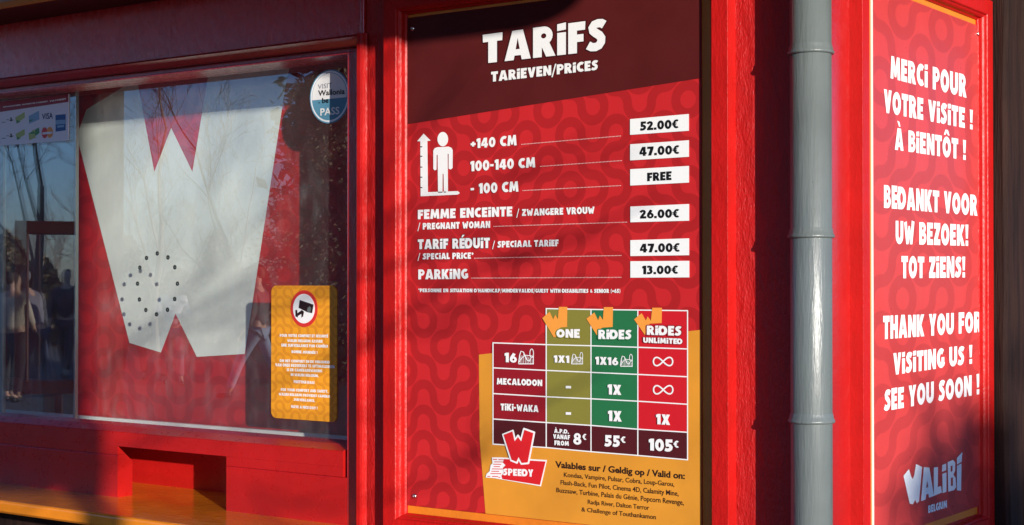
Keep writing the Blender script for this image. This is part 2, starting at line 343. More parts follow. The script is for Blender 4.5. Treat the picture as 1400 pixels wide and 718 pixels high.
def unite(add, cut, grow=0.0):
    shifts = [(0, 0)] if not grow else [(grow*math.cos(R(a)), grow*math.sin(R(a))) for a in range(0, 360, 45)]
    V, Fc, kind = [], [], []
    for k, (sx, sy) in enumerate(shifts):
        for poly, isadd in [(p, 1) for p in add] + [(p, 0) for p in cut]:
            area = sum(poly[i][0]*poly[(i+1) % len(poly)][1] - poly[(i+1) % len(poly)][0]*poly[i][1] for i in range(len(poly)))
            if abs(area) < 1e-9: continue
            poly = poly if area > 0 else poly[::-1]
            b = len(V); V += [Vector((x+sx, y+sy)) for x, y in poly]; Fc.append(list(range(b, b+len(poly)))); kind.append((k, isadd))
    if not V: return [], []
    vs, _, fs, _, _, of = delaunay_2d_cdt(V, [], Fc, 1, 1e-7, True)
    keep = []
    for f, o in zip(fs, of):
        ins = {kind[i] for i in o}
        if any((k, 1) in ins and (k, 0) not in ins for k in range(len(shifts))): keep.append(f)
    return [(v.x, v.y) for v in vs], keep
cache = {}
def glyph(ch, grow):
    key = (ch, grow)
    if key not in cache: cache[key] = unite(GL[ch][1], GL[ch][2], grow)
    return cache[key]
def typeset(s, track=.075, grow=0.0, jit=.0):
    rnd = random.Random(s); x = 0; V, Fc = [], []
    for ch in s:
        wd = GL[ch][0]; vs, fs = glyph(ch, grow); b = len(V); k = 1 + rnd.uniform(-jit, jit)
        V += [(x + vx, vy*k) for vx, vy in vs]; Fc += [[b+i for i in f] for f in fs]; x += wd + track
    return V, Fc, x - track
# surfaces that take print: P(px, py, layer) -> world point on that plane
class Surf:
    def __init__(s, axis, pos, sign=-1): s.axis, s.pos, s.sign = axis, pos, sign
    def __call__(s, px, py, layer=0):
        if s.axis == 'y': return on_y(px, py, s.pos - .0007*layer)
        return on_x(px, py, s.pos + .0007*layer)
def from_tris(name, pts, faces, mat, parent):
    me = bpy.data.meshes.new(name); me.from_pydata([tuple(p) for p in pts], [], faces); me.update()
    # face the print outwards
    if me.polygons:
        want = cam.location
        if (want - me.polygons[0].center).dot(me.polygons[0].normal) < 0: me.flip_normals()
    return link(name, me, mat, parent)
def text(S, s, quad, mat, parent, layer=1, grow=0.0, name='lettering', track=.075, jit=.012):
    """quad = left x, top, baseline, right x, top, baseline: where the words stand"""
    V, Fc, W = typeset(s, track, grow, jit); xl, tl, bl, xr, tr, br = quad
    pts = []
    for x, y in V:
        k = x / W; t = tl + (tr-tl)*k; b = bl + (br-bl)*k
        pts.append(S(xl + (xr-xl)*k, b + (t-b)*y, layer))
    o = from_tris(name, pts, Fc, mat, parent)
    if len(s) < 7: o['kind'] = 'stuff'          # characters too small to take apart singly
    return o
def shape(S, add, mat, parent, cut=(), layer=1, grow=0.0, name='printed_shape'):
    vs, fs = unite(add, list(cut), grow)
    return from_tris(name, [S(x, y, layer) for x, y in vs], fs, mat, parent)
def zm(ox, oy, k, pts): return [(ox + x/k, oy + y/k) for x, y in pts]
_cap = None
def plain(S, s, quad, mat, parent, layer=1, bold=0.0):
    """mixed-case lettering in Blender's own typeface"""
    cu = bpy.data.curves.new('t', 'FONT'); cu.body = 'H'; cu.size = 1
    t = bpy.data.objects.new('t', cu); sc.collection.objects.link(t)
    dg = bpy.context.evaluated_depsgraph_get(); me = bpy.data.meshes.new_from_object(t.evaluated_get(dg)); cap = max(v.co.y for v in me.vertices)
    bpy.data.meshes.remove(me)
    cu.body = s; cu.offset = bold; cu.resolution_u = 3
    dg = bpy.context.evaluated_depsgraph_get(); dg.update(); me = bpy.data.meshes.new_from_object(t.evaluated_get(dg))
    xs = [v.co.x for v in me.vertices]; x0, x1 = min(xs), max(xs); xl, tl, bl, xr, tr, br = quad
    pts = []
    for v in me.vertices:
        k = (v.co.x-x0)/(x1-x0); tt = tl+(tr-tl)*k; b = bl+(br-bl)*k; pts.append(S(xl+(xr-xl)*k, b+(tt-b)*v.co.y/cap, layer))
    fs = [list(p.vertices) for p in me.polygons]
    bpy.data.meshes.remove(me); bpy.data.objects.remove(t); bpy.data.curves.remove(cu)
    return from_tris('small_print', pts, fs, mat, parent)

# ================================================================== GROUND
bm = bmesh.new(); add_box(bm, -400, 400, -400, 400, -.3, 0)
tag(obj('ground', bm, M['paving']), kind='structure')

# ================================================================== THE KIOSK
YW = 3.0        # front wall plane
YR = 3.015      # window rails
YG = 3.110      # outer face of the glass
YP = 3.28       # poster behind the glass
XC = -1.40      # side wall plane
kiosk = thing('ticket_kiosk', 'red painted timber ticket kiosk with a glazed counter window and orange counter', 'kiosk', (-3.6, 4.4, 0))
def kbox(name, *a, mat='red', bev=.002): return box(name, *a, M[mat], kiosk, bev)
x_bead0, x_bead1 = XA(486.5, YW-.022), XA(500, YW)
z_win_top = ZA(237, 110, YG); z_rail_in = ZA(237, 101, YR)
z_sill = ZA(240, 597, YR); z_groove = ZA(310, 637, YR); z_count = ZA(160, 680, YR)
x_stile = XA(474, YR)
zt_top = ZA(240, 617.5, YR); z_ch = ZA(182, 630, YR+.055)
z_led1 = ZA(240, 79, YR-.012); z_led0 = ZA(240, 91, YR-.004)
XL = -6.5
# solid front wall behind the price board, up to the corner
kbox('wall_panel', x_bead1, XC, YW, YW+.09, 0, 2.66, mat='red_rough', bev=.003)
# upper beam over the window, with its ledge moulding
kbox('beam', XL, x_bead0-.004, YR-.012, YR+.10, z_led1, 2.66, mat='beam', bev=.003)
prism_x('ledge_moulding', [(YR+.05, z_led1-.0005), (YR-.030, z_led1-.0005), (YR-.034, z_led1-.006), (YR-.020, z_led0+.012), (YR-.004, z_led0), (YR+.05, z_led0)], XL, x_bead0-.004, M['red'], kiosk)
# window rails and stile
prism_x('window_rail', [(YR+.11, z_led0-.012), (YR+.012, z_led0-.012), (YR+.012, z_led0-.0125), (YR, z_led0-.016), (YR, z_rail_in+.0006), (YR+.0006, z_rail_in), (YR+.11, z_rail_in)], XL, x_stile, M['beam'], kiosk)
kbox('window_rail_back', XL, x_bead0-.004, YR+.02, YR+.10, z_led0-.012, z_led0, mat='red')
kbox('window_stile', x_stile+.0005, x_bead0-.001, YR, YR+.11, z_count-.05, z_led0-.013, mat='red', bev=.003)
# lower rail with its sloping top, ending short of the stile in a cut corner
x_cut = XA(464, YR)
prism_x('window_sill', [(YR+.11, zt_top), (YR, zt_top), (YR, z_sill-.002), (YR+.002, z_sill), (YR+.045, z_sill+.012), (YR+.11, z_sill+.014)], XL, x_stile-.012, M['red_flat'], kiosk)
x_t0, x_t1, x_t2 = XA(161.5, YR), XA(182, YR+.055), XA(310, YR)
# lower strip of the rail and panels under it, with the coin tray opening between them
ym = YR + .055*(zt_top-z_groove)/(zt_top-z_ch)
prism_x('rail_strip', [(YR, z_groove+.0004), (YR, zt_top-.0003), (YR+.002, zt_top-.0003), (ym, z_groove+.0004)], XL, x_t0, M['red_flat'], kiosk)
prism_x('rail_strip', [(YR, z_groove+.0004), (YR, zt_top-.0003), (YR+.055, zt_top-.0003), (YR+.055, z_groove+.0004)], x_t2, x_stile-.012, M['red_flat'], kiosk)
def panel_prof(zb, back): return [(YR, zb), (YR, z_groove-.0036), (YR+.0014, z_groove-.0012), (YR+.0042, z_groove-.0002)] + back
prism_x('lower_panel', panel_prof(z_count-.02, [(ym, z_groove-.0002), (YR+.055, z_ch), (YR+.055, z_count-.02)]), XL, x_t0, M['red_flat'], kiosk)
prism_x('lower_panel', panel_prof(z_count-.02, [(YR+.055, z_groove-.0002), (YR+.055, z_count-.02)]), x_t2, x_stile-.001, M['red_flat'], kiosk)
tri = [on_y(150, 600, YR+.056), on_y(182, 600, YR+.056), on_y(182, 630, YR+.056), on_y(150, 597, YR+.056)]
kbox('tray_back', x_t1-.35, x_t2+.02, YP-.010, YP-.002, z_count-.15, zt_top-.004, mat='red_flat')
kbox('tray_jamb', x_t2, x_t2+.02, YR+.0555, YP-.001, z_count-.02, zt_top, mat='red_flat')
# counter with rounded nose
yc = 2.775; zc = z_count; th = .036
nose = [(YR+.30, zc), (yc+.008, zc)] + [(yc+.008-.008*math.sin(R(a)), zc-.008+.008*math.cos(R(a))) for a in (30, 60, 90)] + [(yc, zc-th+.006), (yc+.006, zc-th), (YR+.30, zc-th)]
prism_x('counter', nose, XL, XA(330, 2.775) + .75, M['orange'], kiosk)
kbox('base_panel', XL, x_bead1-.001, YR+.06, YR+.09, 0, z_count-.045, mat='dark_wood')  # dark wood colour stands in for the shade beneath the counter
# bead strip beside the window
kx = [(x_bead0, YR+.05), (x_bead0, YW-.020), (x_bead0+.003, YW-.0225), (x_bead0+.014, YW-.0225), (x_bead0+.020, YW-.020), (x_bead0+.023, YW-.013), (x_bead0+.027, YW-.010), (x_bead1, YW-.004), (x_bead1, YR+.05)]
prism_z('bead_strip', kx, 0, ZA(487, 46, YW-.02), M['bead'], kiosk)
kbox('post_strip', x_bead0+.001, x_bead1-.002, YW-.006, YR+.05, ZA(487, 46, YW-.02)+.001, 2.66, mat='beam')
# eave: soffit, fascia and orange drip edge, with a rounded end
ye = 3.0 - .18; ze = ZA(0, 12, ye); XE = .45; yr = 1.5; zr = EYE + .586 + 1.5*1.887*math.tan(R(SUN_EL))
kbox('cornice', XL, x_bead1+.02, ye+.004, YR-.0125, ze+.004, ze+.13, mat='fascia')
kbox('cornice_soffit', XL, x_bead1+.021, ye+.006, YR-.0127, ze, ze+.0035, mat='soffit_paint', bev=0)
kbox('drip_edge', XL, x_bead1+.022, ye-.008, ye+.0035, ze-.001, ze+.016, mat='orange_back', bev=.001)
def fascia(name, y0, y1, z0, z1, mat, rr):
    prof = [(XL, z0)] + [(XE-rr+rr*math.sin(R(a)), z0+rr-rr*math.cos(R(a))) for a in range(0, 91, 10)] + [(XE, z1), (XL, z1)]
    bm = bmesh.new(); a = [bm.verts.new((x, y0, z)) for x, z in prof]; b = [bm.verts.new((x, y1, z)) for x, z in prof]; n = len(prof)
    bm.faces.new(a); bm.faces.new(b[::-1])
    for i in range(n): bm.faces.new((a[i], a[(i+1) % n], b[(i+1) % n], b[i]))
    obj(name, bm, mat, kiosk)
fascia('fascia', yr, yr+.03, zr, zr+.24, M['red'], .22)
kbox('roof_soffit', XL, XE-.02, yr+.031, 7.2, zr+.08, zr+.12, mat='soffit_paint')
kbox('roof_slab', XL, XE, yr+.031, 7.2, zr+.125, zr+.23, mat='dark_wood', bev=.003)
kbox('side_wall', XC-.09, XC-.0005, YW+.0905, 7.0, 0, 2.66, mat='red', bev=.002)
kbox('corner_board', XC-.06, XC, YW+.0005, YW+.0900, 0, 2.66, mat='red', bev=.002)
kbox('back_wall', XL, XC-.10, 6.9, 7.0, 0, 2.66, mat='dark')
kbox('end_wall', XL-.1, XL-.001, YR+.1, 7.0, 0, 2.66, mat='red')
kbox('room_ceiling', XL, XC-.1, YR+.31, 6.89, 2.34, 2.40, mat='dark')
kbox('room_floor', XL, XC-.1, YR+.12, 6.89, .02, .06, mat='dark')
# pieces of the room seen through the glass
kbox('inner_partition', XA(44, 3.9), XA(44, 3.9)-1.2, 3.9, 3.93, .5, ZA(20, 517, 3.9), mat='red_flat')
# --- window
xg0, xg1 = XL+.06, XA(478, YG)
kbox('window_stile', XL, XL+.059, YR+.001, YR+.11, z_count-.05, z_led0-.013, mat='red', bev=.003)
zg0, zg1 = z_sill - .005, z_win_top + .02
pane = kbox('window_pane', xg0, xg1, YG, YG+.006, zg0, zg1, mat='glass', bev=0)
pane['label'] = 'clear counter window pane with a ring of drilled speech holes'
SG = Surf('y', YG)
for (hx, hy) in [(310,117),(385,85),(460,113),(508,182),(527,297),(507,405),(457,480),(380,512),(305,482),(260,408),(247,297),(263,185)]:
    p = on_y(140+hx/5.13, 330+hy/5.13, YG); bm = bmesh.new(); n = 16; r0, r1 = .0066, .0018
    rings = [[bm.verts.new((p.x+r*math.cos(2*math.pi*k/n), y, p.z+r*math.sin(2*math.pi*k/n))) for k in range(n)] for r, y in ((r0, YG+.0010), (r0, YG-.0012), (r0-.0012, YG-.0022), (r1, YG-.0012), (r1, YG+.0010))]
    for a, b in zip(rings, rings[1:]+rings[:1]):
        for k in range(n): bm.faces.new((a[k], a[(k+1) % n], b[(k+1) % n], b[k]))
    obj('speech_hole', bm, M['speech'] if 'speech' in M else M.setdefault('speech', principled('dark_green_plastic', (.03, .035, .03), .2).m), pane)
# sliding pane with pale edges on the left
kbox('sliding_pane', XL+.061, XA(1, YG+.03)-.001, YG+.03, YG+.036, zg0, zg1, mat='glass', bev=0)
kbox('sliding_pane', XA(5, YG+.03), XA(100.4, YG+.03), YG+.03, YG+.036, zg0, zg1, mat='glass', bev=0)
kbox('sliding_pane_edge', XA(102.2, YG+.03), XA(104, YG+.03), YG+.026, YG+.040, zg0, zg1, mat='alu')
kbox('sliding_pane_edge', XA(1, YG+.03), XA(5, YG+.03), YG+.026, YG+.040, zg0, zg1, mat='alu')
kbox('glass_channel', XL, XA(490, YP-.03), YP-.03, YP-.012, ZA(240, 600, YP-.03), ZA(240, 578.5, YP-.03), mat='white')
# ================================================================== POSTER BEHIND THE GLASS
SP = Surf('y', YP)
px0, px1 = XA(105, YP), XA(487, YP)
poster = thing('window_poster', 'red window poster with one giant white letter W behind the counter glass', 'poster', ((px0+px1)/2, YP, z_sill))
box('poster_sheet', px0, px1, YP, YP+.004, ZA(300, 588, YP), ZA(300, 70, YP), M['poster_red'], poster, 0)
Wp = [(100,186),(196,76),(200,118),(212,234),(234,174),(264,234),(291,70),(397,70),(388,132),(335,484),(268,487),(239,428),(221,482),(178,470),(105,192)]
shape(SP, [[(105,186),(118,150),(170,118),(188,112),(193,140),(211,235),(234,175),(263,235),(284,108),(290,60),(402,60),(390,120),(334.5,484),(269,488),(240,429),(220,482),(177,469)]], M['poster_white'], poster, layer=2, name='giant_letter')

# ================================================================== STICKERS AND SIGN ON THE GLASS
sign = thing('camera_notice', 'small amber sign with a red ringed camera symbol at bottom right of the counter glass', 'sign', (XA(417, YG), YG, ZA(417, 573, YG)))
def rrect(x0, x1, z0, z1, r):
    P = []
    for cx, cz, a in ((x1-r, z0+r, 270), (x1-r, z1-r, 0), (x0+r, z1-r, 90), (x0+r, z0+r, 180)):
        P += [(cx+r*math.cos(R(a+t)), cz+r*math.sin(R(a+t))) for t in range(0, 91, 15)]
    return P
def plate(name, prof, y0, y1, mat, parent):
    bm = bmesh.new(); a = [bm.verts.new((x, y0, z)) for x, z in prof]; b = [bm.verts.new((x, y1, z)) for x, z in prof]; n = len(prof)
    bm.faces.new(a); bm.faces.new(b[::-1])
    for i in range(n): bm.faces.new((a[i], a[(i+1) % n], b[(i+1) % n], b[i]))
    return obj(name, bm, mat, parent)
ys = YG-.0005
plate('sign_plate', rrect(XA(372, ys), XA(461.5, ys), ZA(372, 571, ys), ZA(372, 390.5, ys), .018), ys-.003, ys, M['amber_sign'], sign)
SS = Surf('y', ys-.003)
c = on_y(417, 422, ys); rr = .050
def circ(S_y, c, r, n=40): return [(c.x+r*math.cos(2*math.pi*k/n), c.z+r*math.sin(2*math.pi*k/n)) for k in range(n)]
plate('symbol_ring', circ(ys, c, rr), ys-.0042, ys-.0031, M['p_cred'], sign)
plate('symbol_field', circ(ys, c, rr*.80), ys-.0050, ys-.00425, M['white'], sign)
k6 = 3.417
Z6 = lambda pts: zm(360, 380, k6, pts)
Sc = Surf('y', ys-.005)
shape(Sc, [Z6([(170,103),(235,125),(228,165),(205,160),(165,140)]), Z6([(150,150),(158,150),(162,185),(150,180)]), Z6([(160,165),(180,150),(190,158),(186,180),(178,186),(178,168),(162,178)])], M['maroon_text'], sign, layer=1, name='camera_symbol')
shape(Sc, [Z6([(207,140),(217,132),(224,142),(220,158),(210,162),(204,152)])], M['grey'], sign, layer=2, name='camera_lens')
for s_, q in [("POUR VOTRE CONFORT ET S\u00c9CURIT\u00c9", (77,262,275,303,266,279)), ("WALIBI BELGIUM ASSURE", (112,286,299,277,290,303)), ("UNE SURVEILLANCE PAR CAM\u00c9RA", (84,307,321,303,313,326)),
              ("BONNE JOURN\u00c9E !", (132,338,351,253,343,356)), ("OM HET COMFORT EN DE VEILIGHEID", (76,380,393,310,388,400)), ("VAN ONZE BEZOEKERS TE OPTIMALISEREN", (56,399,413,333,409,422)),
              ("IS ER CAMERABEWAKING", (110,422,436,275,428,441)), ("IN WALIBI BELGIUM.", (128,445,458,258,451,464)), ("PRETTIGE DAG!", (142,478,491,239,483,496)),
              ("FOR YOUR COMFORT AND SAFETY,", (82,515,528,303,524,537)), ("WALIBI BELGIUM PROVIDES CAMERA", (72,536,549,312,548,560)), ("SURVEILLANCE.", (142,562,574,241,568,580)), ("HAVE A NICE DAY !", (130,594,607,253,602,615))]:
    a, b_, c_, d, e, f = q
    text(SS, s_, (360+a/k6, 380+b_/k6, 380+c_/k6, 360+d/k6, 380+e/k6, 380+f/k6), M['white'], sign, layer=1, track=.05)

badge = thing('pass_sticker', 'round white and blue tourist pass sticker at top right of the counter glass', 'sticker', (XA(451, YG), YG, ZA(451, 132, YG)))
cb = on_y(451, 132, ys); br = abs(on_y(451, 169, ys).z - cb.z)
plate('sticker_disc', circ(ys, cb, br), ys-.0008, ys, M['p_teal'], badge)
plate('sticker_ring', circ(ys, cb, br*.95), ys-.0013, ys-.0009, M['p_lavender'], badge)
plate('sticker_ring', circ(ys, cb, br*.88), ys-.0018, ys-.0014, M['p_teal'], badge)
top = [(x, z) for x, z in circ(ys, cb, br*.86, 60) if z > cb.z - br*.10]
plate('sticker_field', sorted(top, key=lambda p: -math.atan2(p[1]-(cb.z), p[0]-cb.x) if True else 0), ys-.0023, ys-.0019, M['white'], badge)
SB = Surf('y', ys-.0024); kz = 2.991; Zb = lambda x, y: (240+x/kz, y/kz)
def q2(x0, t0, b0, x1, t1, b1, ox=240, oy=0, k=2.991): return (ox+x0/k, oy+t0/k, oy+b0/k, ox+x1/k, oy+t1/k, oy+b1/k)
plain(SB, 'VISIT', q2(582,346,364, 640,338,358), M['p_grey'], badge, 1, .004)
plain(SB, 'Wallonia', q2(583,371,392, 692,362,384), M['black'], badge, 1, .022)
plain(SB, '. be', q2(585,402,422, 626,399,420), M['black'], badge, 1, .022)
plain(SB, 'PASS', q2(592,445,473, 670,437,466), M['white'], badge, 1, .02)

notice = thing('payment_notice', 'white payment methods notice with card symbols at top left behind the glass', 'notice', (XA(45, YG+.02), YG+.02, ZA(45, 200, YG+.02)))
yn = YG-.0026
zn1, zn0 = ZA(90, 129, yn), ZA(90, 192, yn)
box('notice_sheet', XA(-30, yn), XA(93, yn), yn, yn+.002, zn0, zn1, M['p_pale'], notice, 0)
SN = Surf('y', yn); kn = 7.98
def zn(pts): return zm(0, 120, kn, pts)
shape(SN, [zn([(-250,180),(40,148),(745,68),(745,155),(0,265),(-250,300)])], M['p_pink'], notice, layer=1, name='notice_banner')
text(SN, 'BETAALWIJZEN  MOYENS DE PAIEMENT', q2(35,205,217, 520,142,156, 0, 120, kn), M['white'], notice, layer=2, track=.05)
text(SN, 'PAYMENT', q2(545,140,154, 720,112,130, 0, 120, kn), M['white'], notice, layer=2, track=.05)
for pts, c_ in [([(165,325),(268,265),(272,325),(180,390)], 'ckey'), ([(170,505),(268,450),(272,510),(185,570)], 'ckey'), ([(312,310),(425,250),(430,345),(318,395)], 'cblue'),
                ([(312,500),(425,432),(430,495),(318,575)], 'cgreen'), ([(605,298),(716,288),(716,465),(607,480)], 'blue')]:
    shape(SN, [zn(pts)], M['p_'+c_], notice, layer=1, name='card_symbol')
for pts in ([(180,350),(225,370),(182,392)], [(185,535),(225,550),(188,572)], [(320,350),(372,345),(322,375)]): shape(SN, [zn(pts)], M['p_cgreen'], notice, layer=2, name='card_corner')
for pts in ([(312,505),(380,500),(390,545),(318,572)], [(340,470),(380,455),(385,490)]): shape(SN, [zn(pts)], M['p_ckey'], notice, layer=2, name='card_corner')
shape(SN, [zn([(606,355),(716,347),(716,395),(606,402)])], M['p_cblue'], notice, layer=2, name='card_bar')
shape(SN, [zn([(625,412),(700,406),(700,430),(625,436)])], M['p_cblue'], notice, layer=2, name='card_bar')
shape(SN, [zn(ell(487,492,33,60))], M['p_cred'], notice, layer=1, name='red_disc')
shape(SN, [zn(ell(543,488,33,60))], M['p_corange'], notice, layer=2, name='orange_disc')
shape(SN, [zn([(462,488),(570,478),(570,502),(462,512)])], M['p_pale'], notice, layer=3, name='disc_bar')
plain(SN, 'VISA', q2(458,288,345, 577,270,335, 0, 120, kn), M['p_navy'], notice, 1, .02)
for yy in (375, 550):
    shape(SN, [zn([(20,yy),(60,yy-3),(60,yy+3),(20,yy+6)]), zn([(70,yy-28),(100,yy-28),(100,yy-22),(70,yy-22)]), zn([(112,yy-50),(128,yy-50),(128,yy-30),(112,yy-30)]), zn([(100,yy-18),(120,yy-30),(150,yy-24),(120,yy-8)])], M['black'], notice, layer=1, name='arrow')

# ================================================================== FRAME AND PRICE BOARD
HP = .037
fx0, fx1 = XA(524, YW-HP), XA(995, YW-HP)
fz0 = ZA(539, 709.4, YW-HP) - .040; fz1 = ZA(541, 12, YW-HP) + .040
YB_ = YW-.008
board = thing('price_board', 'framed red ticket price board with a maroon heading and a coloured pass table', 'price board', ((fx0+fx1)/2, YB_, fz0))
prof = [(0, -.0008), (0, HP-.0002), (.0002, HP), (.0385, HP), (.0405, HP-.002), (.0415, HP-.0065), (.0445, HP-.0085), (.0475, HP-.013), (.0490, .012), (.0525, .008), (.0525, -.0008)]
for o in mitred('frame_rail', (fx0, fx1, fz0, fz1), prof, lambda u, h, z: (u, YW-h, z), M['bead'], board): pass
ix0, ix1 = fx0+.0525, fx1-.0525
box('backing_board', ix0-.002, ix1+.002, YW-.003, YW-.0003, fz0+.05, fz1-.05, M['orange_back'], board, 0)
bx0, bx1 = XA(557, YB_), XA(959, YB_)
bz0, bz1 = ZA(558, 691, YB_), ZA(557, 24.5, YB_)
box('board_panel', bx0, bx1, YB_, YW-.0033, bz0, bz1, M['board_red'], board, .0008)
SA = Surf('y', YB_)
def P(x, z): return (x, z)
def worldpoly(pts, mat, layer, name, parent=board):     # polygon given in facade metres
    vs, fs = unite([pts], [])
    return from_tris(name, [(x, YB_-.0007*layer, z) for x, z in vs], fs, mat, parent)
e = .0009
a = on_y(557, 170, YB_); b = on_y(958, 107, YB_)
worldpoly([(bx0+e, a.z), (bx1-e, b.z), (bx1-e, bz1-e), (bx0+e, bz1-e)], M['board_header'], 1, 'heading_panel')
a = on_y(655, 485, YB_); b = on_y(958, 451, YB_); c = on_y(664, 705, YB_)
worldpoly([(a.x, a.z), (b.x+.002 if False else bx1-e, b.z), (bx1-e, bz0+e), (c.x, bz0+e), (on_y(656,600,YB_).x, on_y(656,600,YB_).z)], M['board_yellow'], 1, 'amber_panel')
Wm = M['white']
for s_, q, g_ in [('TARiFS', (660.3,47.2,87,828.6,25,68.5), .03), ('TARiEVEN/PRiCES', (671.5,98.3,112,817.5,82,95.6), .0),
              ('+140 CM', (643.4,190.3,203.2,706.3,184.5,198.7), 0), ('100-140 CM', (643,220.4,234.4,731.8,215,228.8), 0), ('- 100 CM', (643.4,251.6,265.2,708.8,247.8,262), 0),
              ('FEMME ENCEiNTE', (571.3,287,299.9,700.4,282.3,295.7), 0), ('/ ZWANGERE VROUW', (706.3,286.3,295.7,812.7,282.6,292), 0), ('/ PREGNANT WOMAN', (571.3,305.3,314.1,670.1,302.2,311.5), 0),
              ('TARiF R\u00c9DUiT', (571.3,327.5,340.9,669.5,324.9,339.2), 0), ('/ SPECiAAL TARiEF', (673.3,330,338.8,763.6,327.7,336.6), 0), ('/ SPECiAL PRiCE*', (571.3,346.6,354.9,647.4,345.2,353.8), 0),
              ('PARKiNG', (571.9,368.6,382,639.8,367.6,381.4), 0), ("*PERSONNE EN SITUATION D'HANDICAP/MINDERVALIDE/GUEST WITH DISABILITIES & SENIOR (+65)", (571.9,394.6,399.5,848.2,395.2,400.6), 0)]:
    if s_[:5] in ('TARiF', 'TARiE'): text(SA, s_, q, M['p_stroke'], board, layer=2, grow=.04, name='lettering_outline')
    text(SA, s_, q, Wm, board, layer=3)
# dotted leaders
for (x0, y0, x1, y1) in [(712.3,197.6,849.2,185.9), (738,227.7,850.7,219.6), (714,260.7,849.2,253.8), (674.3,309.7,857.6,303.8), (647.8,353.2,849.9,349.4), (644,380.3,849.9,379.3)]:
    n = int((x1-x0)/1.9); polys = []
    for i in range(n):
        t = (i+.5)/n; x = x0+(x1-x0)*t; y = y0+(y1-y0)*t; polys.append([(x-.58,y-.55),(x+.58,y-.55),(x+.58,y+.55),(x-.58,y+.55)])
    pts = []; fs = []
    for p in polys: b_ = len(pts); pts += [SA(x, y, 2) for x, y in p]; fs.append([b_, b_+1, b_+2, b_+3])
    from_tris('dotted_leader', pts, fs, M['dash'], board)
# price stickers
for (q, s_, tq) in [((861.4,163,184.5,941.8,155.9,178.8), '52.00\u20ac', (875.4,166.5,178.9,927.2,163,175.5)), ((861.5,197.4,219.4,941.9,191.8,214.4), '47.00\u20ac', (874.3,201.2,213.5,928.2,198.3,210.6)),
                    ((861.6,231.5,253.8,942,226.9,249.7), 'FREE', (884.8,236.3,248,918.2,234,246.2)), ((861.8,282.5,304,942.2,279,301.8), '26.00\u20ac', (875,287.1,299,928,285.5,297.6)),
                    ((861.8,328.5,350.2,942.2,326,349), '47.00\u20ac', (875,333.5,345.4,928.9,332.1,344.5)), ((861.8,357.3,379.7,942.4,356.7,379.3), '13.00\u20ac', (877.9,363.4,375.2,926.6,362.8,374.6))]:
    xl, tl, bl, xr, tr, br_ = q
    pts = [(xl,tl),(xl,bl),(xr,br_),(xr,tr)]; bm = bmesh.new()
    f0 = [bm.verts.new(SA(x, y, 2.4)) for x, y in pts]; f1 = [bm.verts.new(SA(x, y, .0)) for x, y in pts]
    bm.faces.new(f0); bm.faces.new(f1[::-1])
    for i in range(4): bm.faces.new((f0[i], f0[(i+1) % 4], f1[(i+1) % 4], f1[i]))
    lab = obj('price_label', bm, M['white_label'], board)
    text(SA, s_, tq, M['black'], lab, layer=3, track=.06)
# height figure: ruler arrow and standing person symbol
Z1 = lambda pts: zm(550, 150, 4.786, pts)
shape(SA, [Z1([(97,207),(140,157),(185,203),(164,205),(168,540),(362,533),(374,541),(374,549),(362,556),(120,567),(118,207)])], Wm, board, layer=2, name='height_ruler')
for ty in (243, 305, 376, 442, 510): shape(SA, [Z1([(118,ty-3),(131,ty-3),(131,ty+3),(118,ty+3)])], M['p_stroke'], board, layer=3, name='ruler_mark')
shape(SA, [Z1(ell(265,193,35,47))], Wm, board, layer=2, name='figure_head')
shape(SA, [Z1([(203,268),(212,252),(230,246),(303,242),(322,250),(330,265),(329,382),(316,392),(303,386),(303,290),(297,290),(299,542),(272,543),(270,420),(264,420),(263,543),(234,544),(231,296),(225,296),(224,392),(212,398),(203,388)])], Wm, board, layer=2, name='figure_body')
# pass table
X5 = [674, 746.8, 808, 872, 940]
Hh = [[None, 422, 423.2, 424, 424.9], [468.8, 471.3, 472.8, 474.9, 477.2], [503, 506.5, 509.2, 512, 515.3], [538.1, 542.5, 545.3, 548.6, 552.9], [572.9, 577.8, 581.7, 586.9, 591.2], [607.3, 612, 617.7, 622.8, 628.8]]
colm = ['wine', 'olive', 'green', 'crimson']
for r_ in range(5):
    for c_ in range(4):
        if r_ == 0 and c_ == 0: continue
        m_ = 'maroon' if r_ == 4 else colm[c_]
        shape(SA, [[(X5[c_], Hh[r_][c_]), (X5[c_+1], Hh[r_][c_+1]), (X5[c_+1], Hh[r_+1][c_+1]), (X5[c_], Hh[r_+1][c_])]], M['p_'+m_], board, layer=2, name='table_cell')
lines = []
for r_ in range(6):
    pts = [(X5[c_], Hh[r_][c_]) for c_ in range(5) if Hh[r_][c_]]
    pts[0] = (pts[0][0]-.75, pts[0][1]); pts[-1] = (pts[-1][0]+.75, pts[-1][1]); lines += rib(pts, 1.55)
for c_ in range(5):
    y0 = Hh[0][c_] or Hh[1][c_]; lines += rib([(X5[c_], y0-.7), (X5[c_], Hh[5][c_]+.7)], 1.5)
shape(SA, lines, Wm, board, layer=3, name='table_lines')
Z5 = lambda pts: zm(660, 410, 5.987, pts); ZZ6 = lambda pts: zm(800, 410, 5.98, pts)
for pts in (Z5([(487,150),(547,97),(576,160),(592,122),(615,158),(622,58),(693,58),(690,222),(640,226),(608,245),(598,305),(580,305)]),
            ZZ6([(10,155),(75,103),(106,168),(120,128),(145,165),(152,60),(228,60),(225,222),(140,228),(104,250),(97,292)]),
            ZZ6([(400,160),(462,108),(496,170),(510,135),(537,172),(548,65),(628,65),(625,190),(530,195),(500,225),(490,290)])):
    shape(SA, [pts], M['p_logo'], board, layer=4, name='pass_emblem')
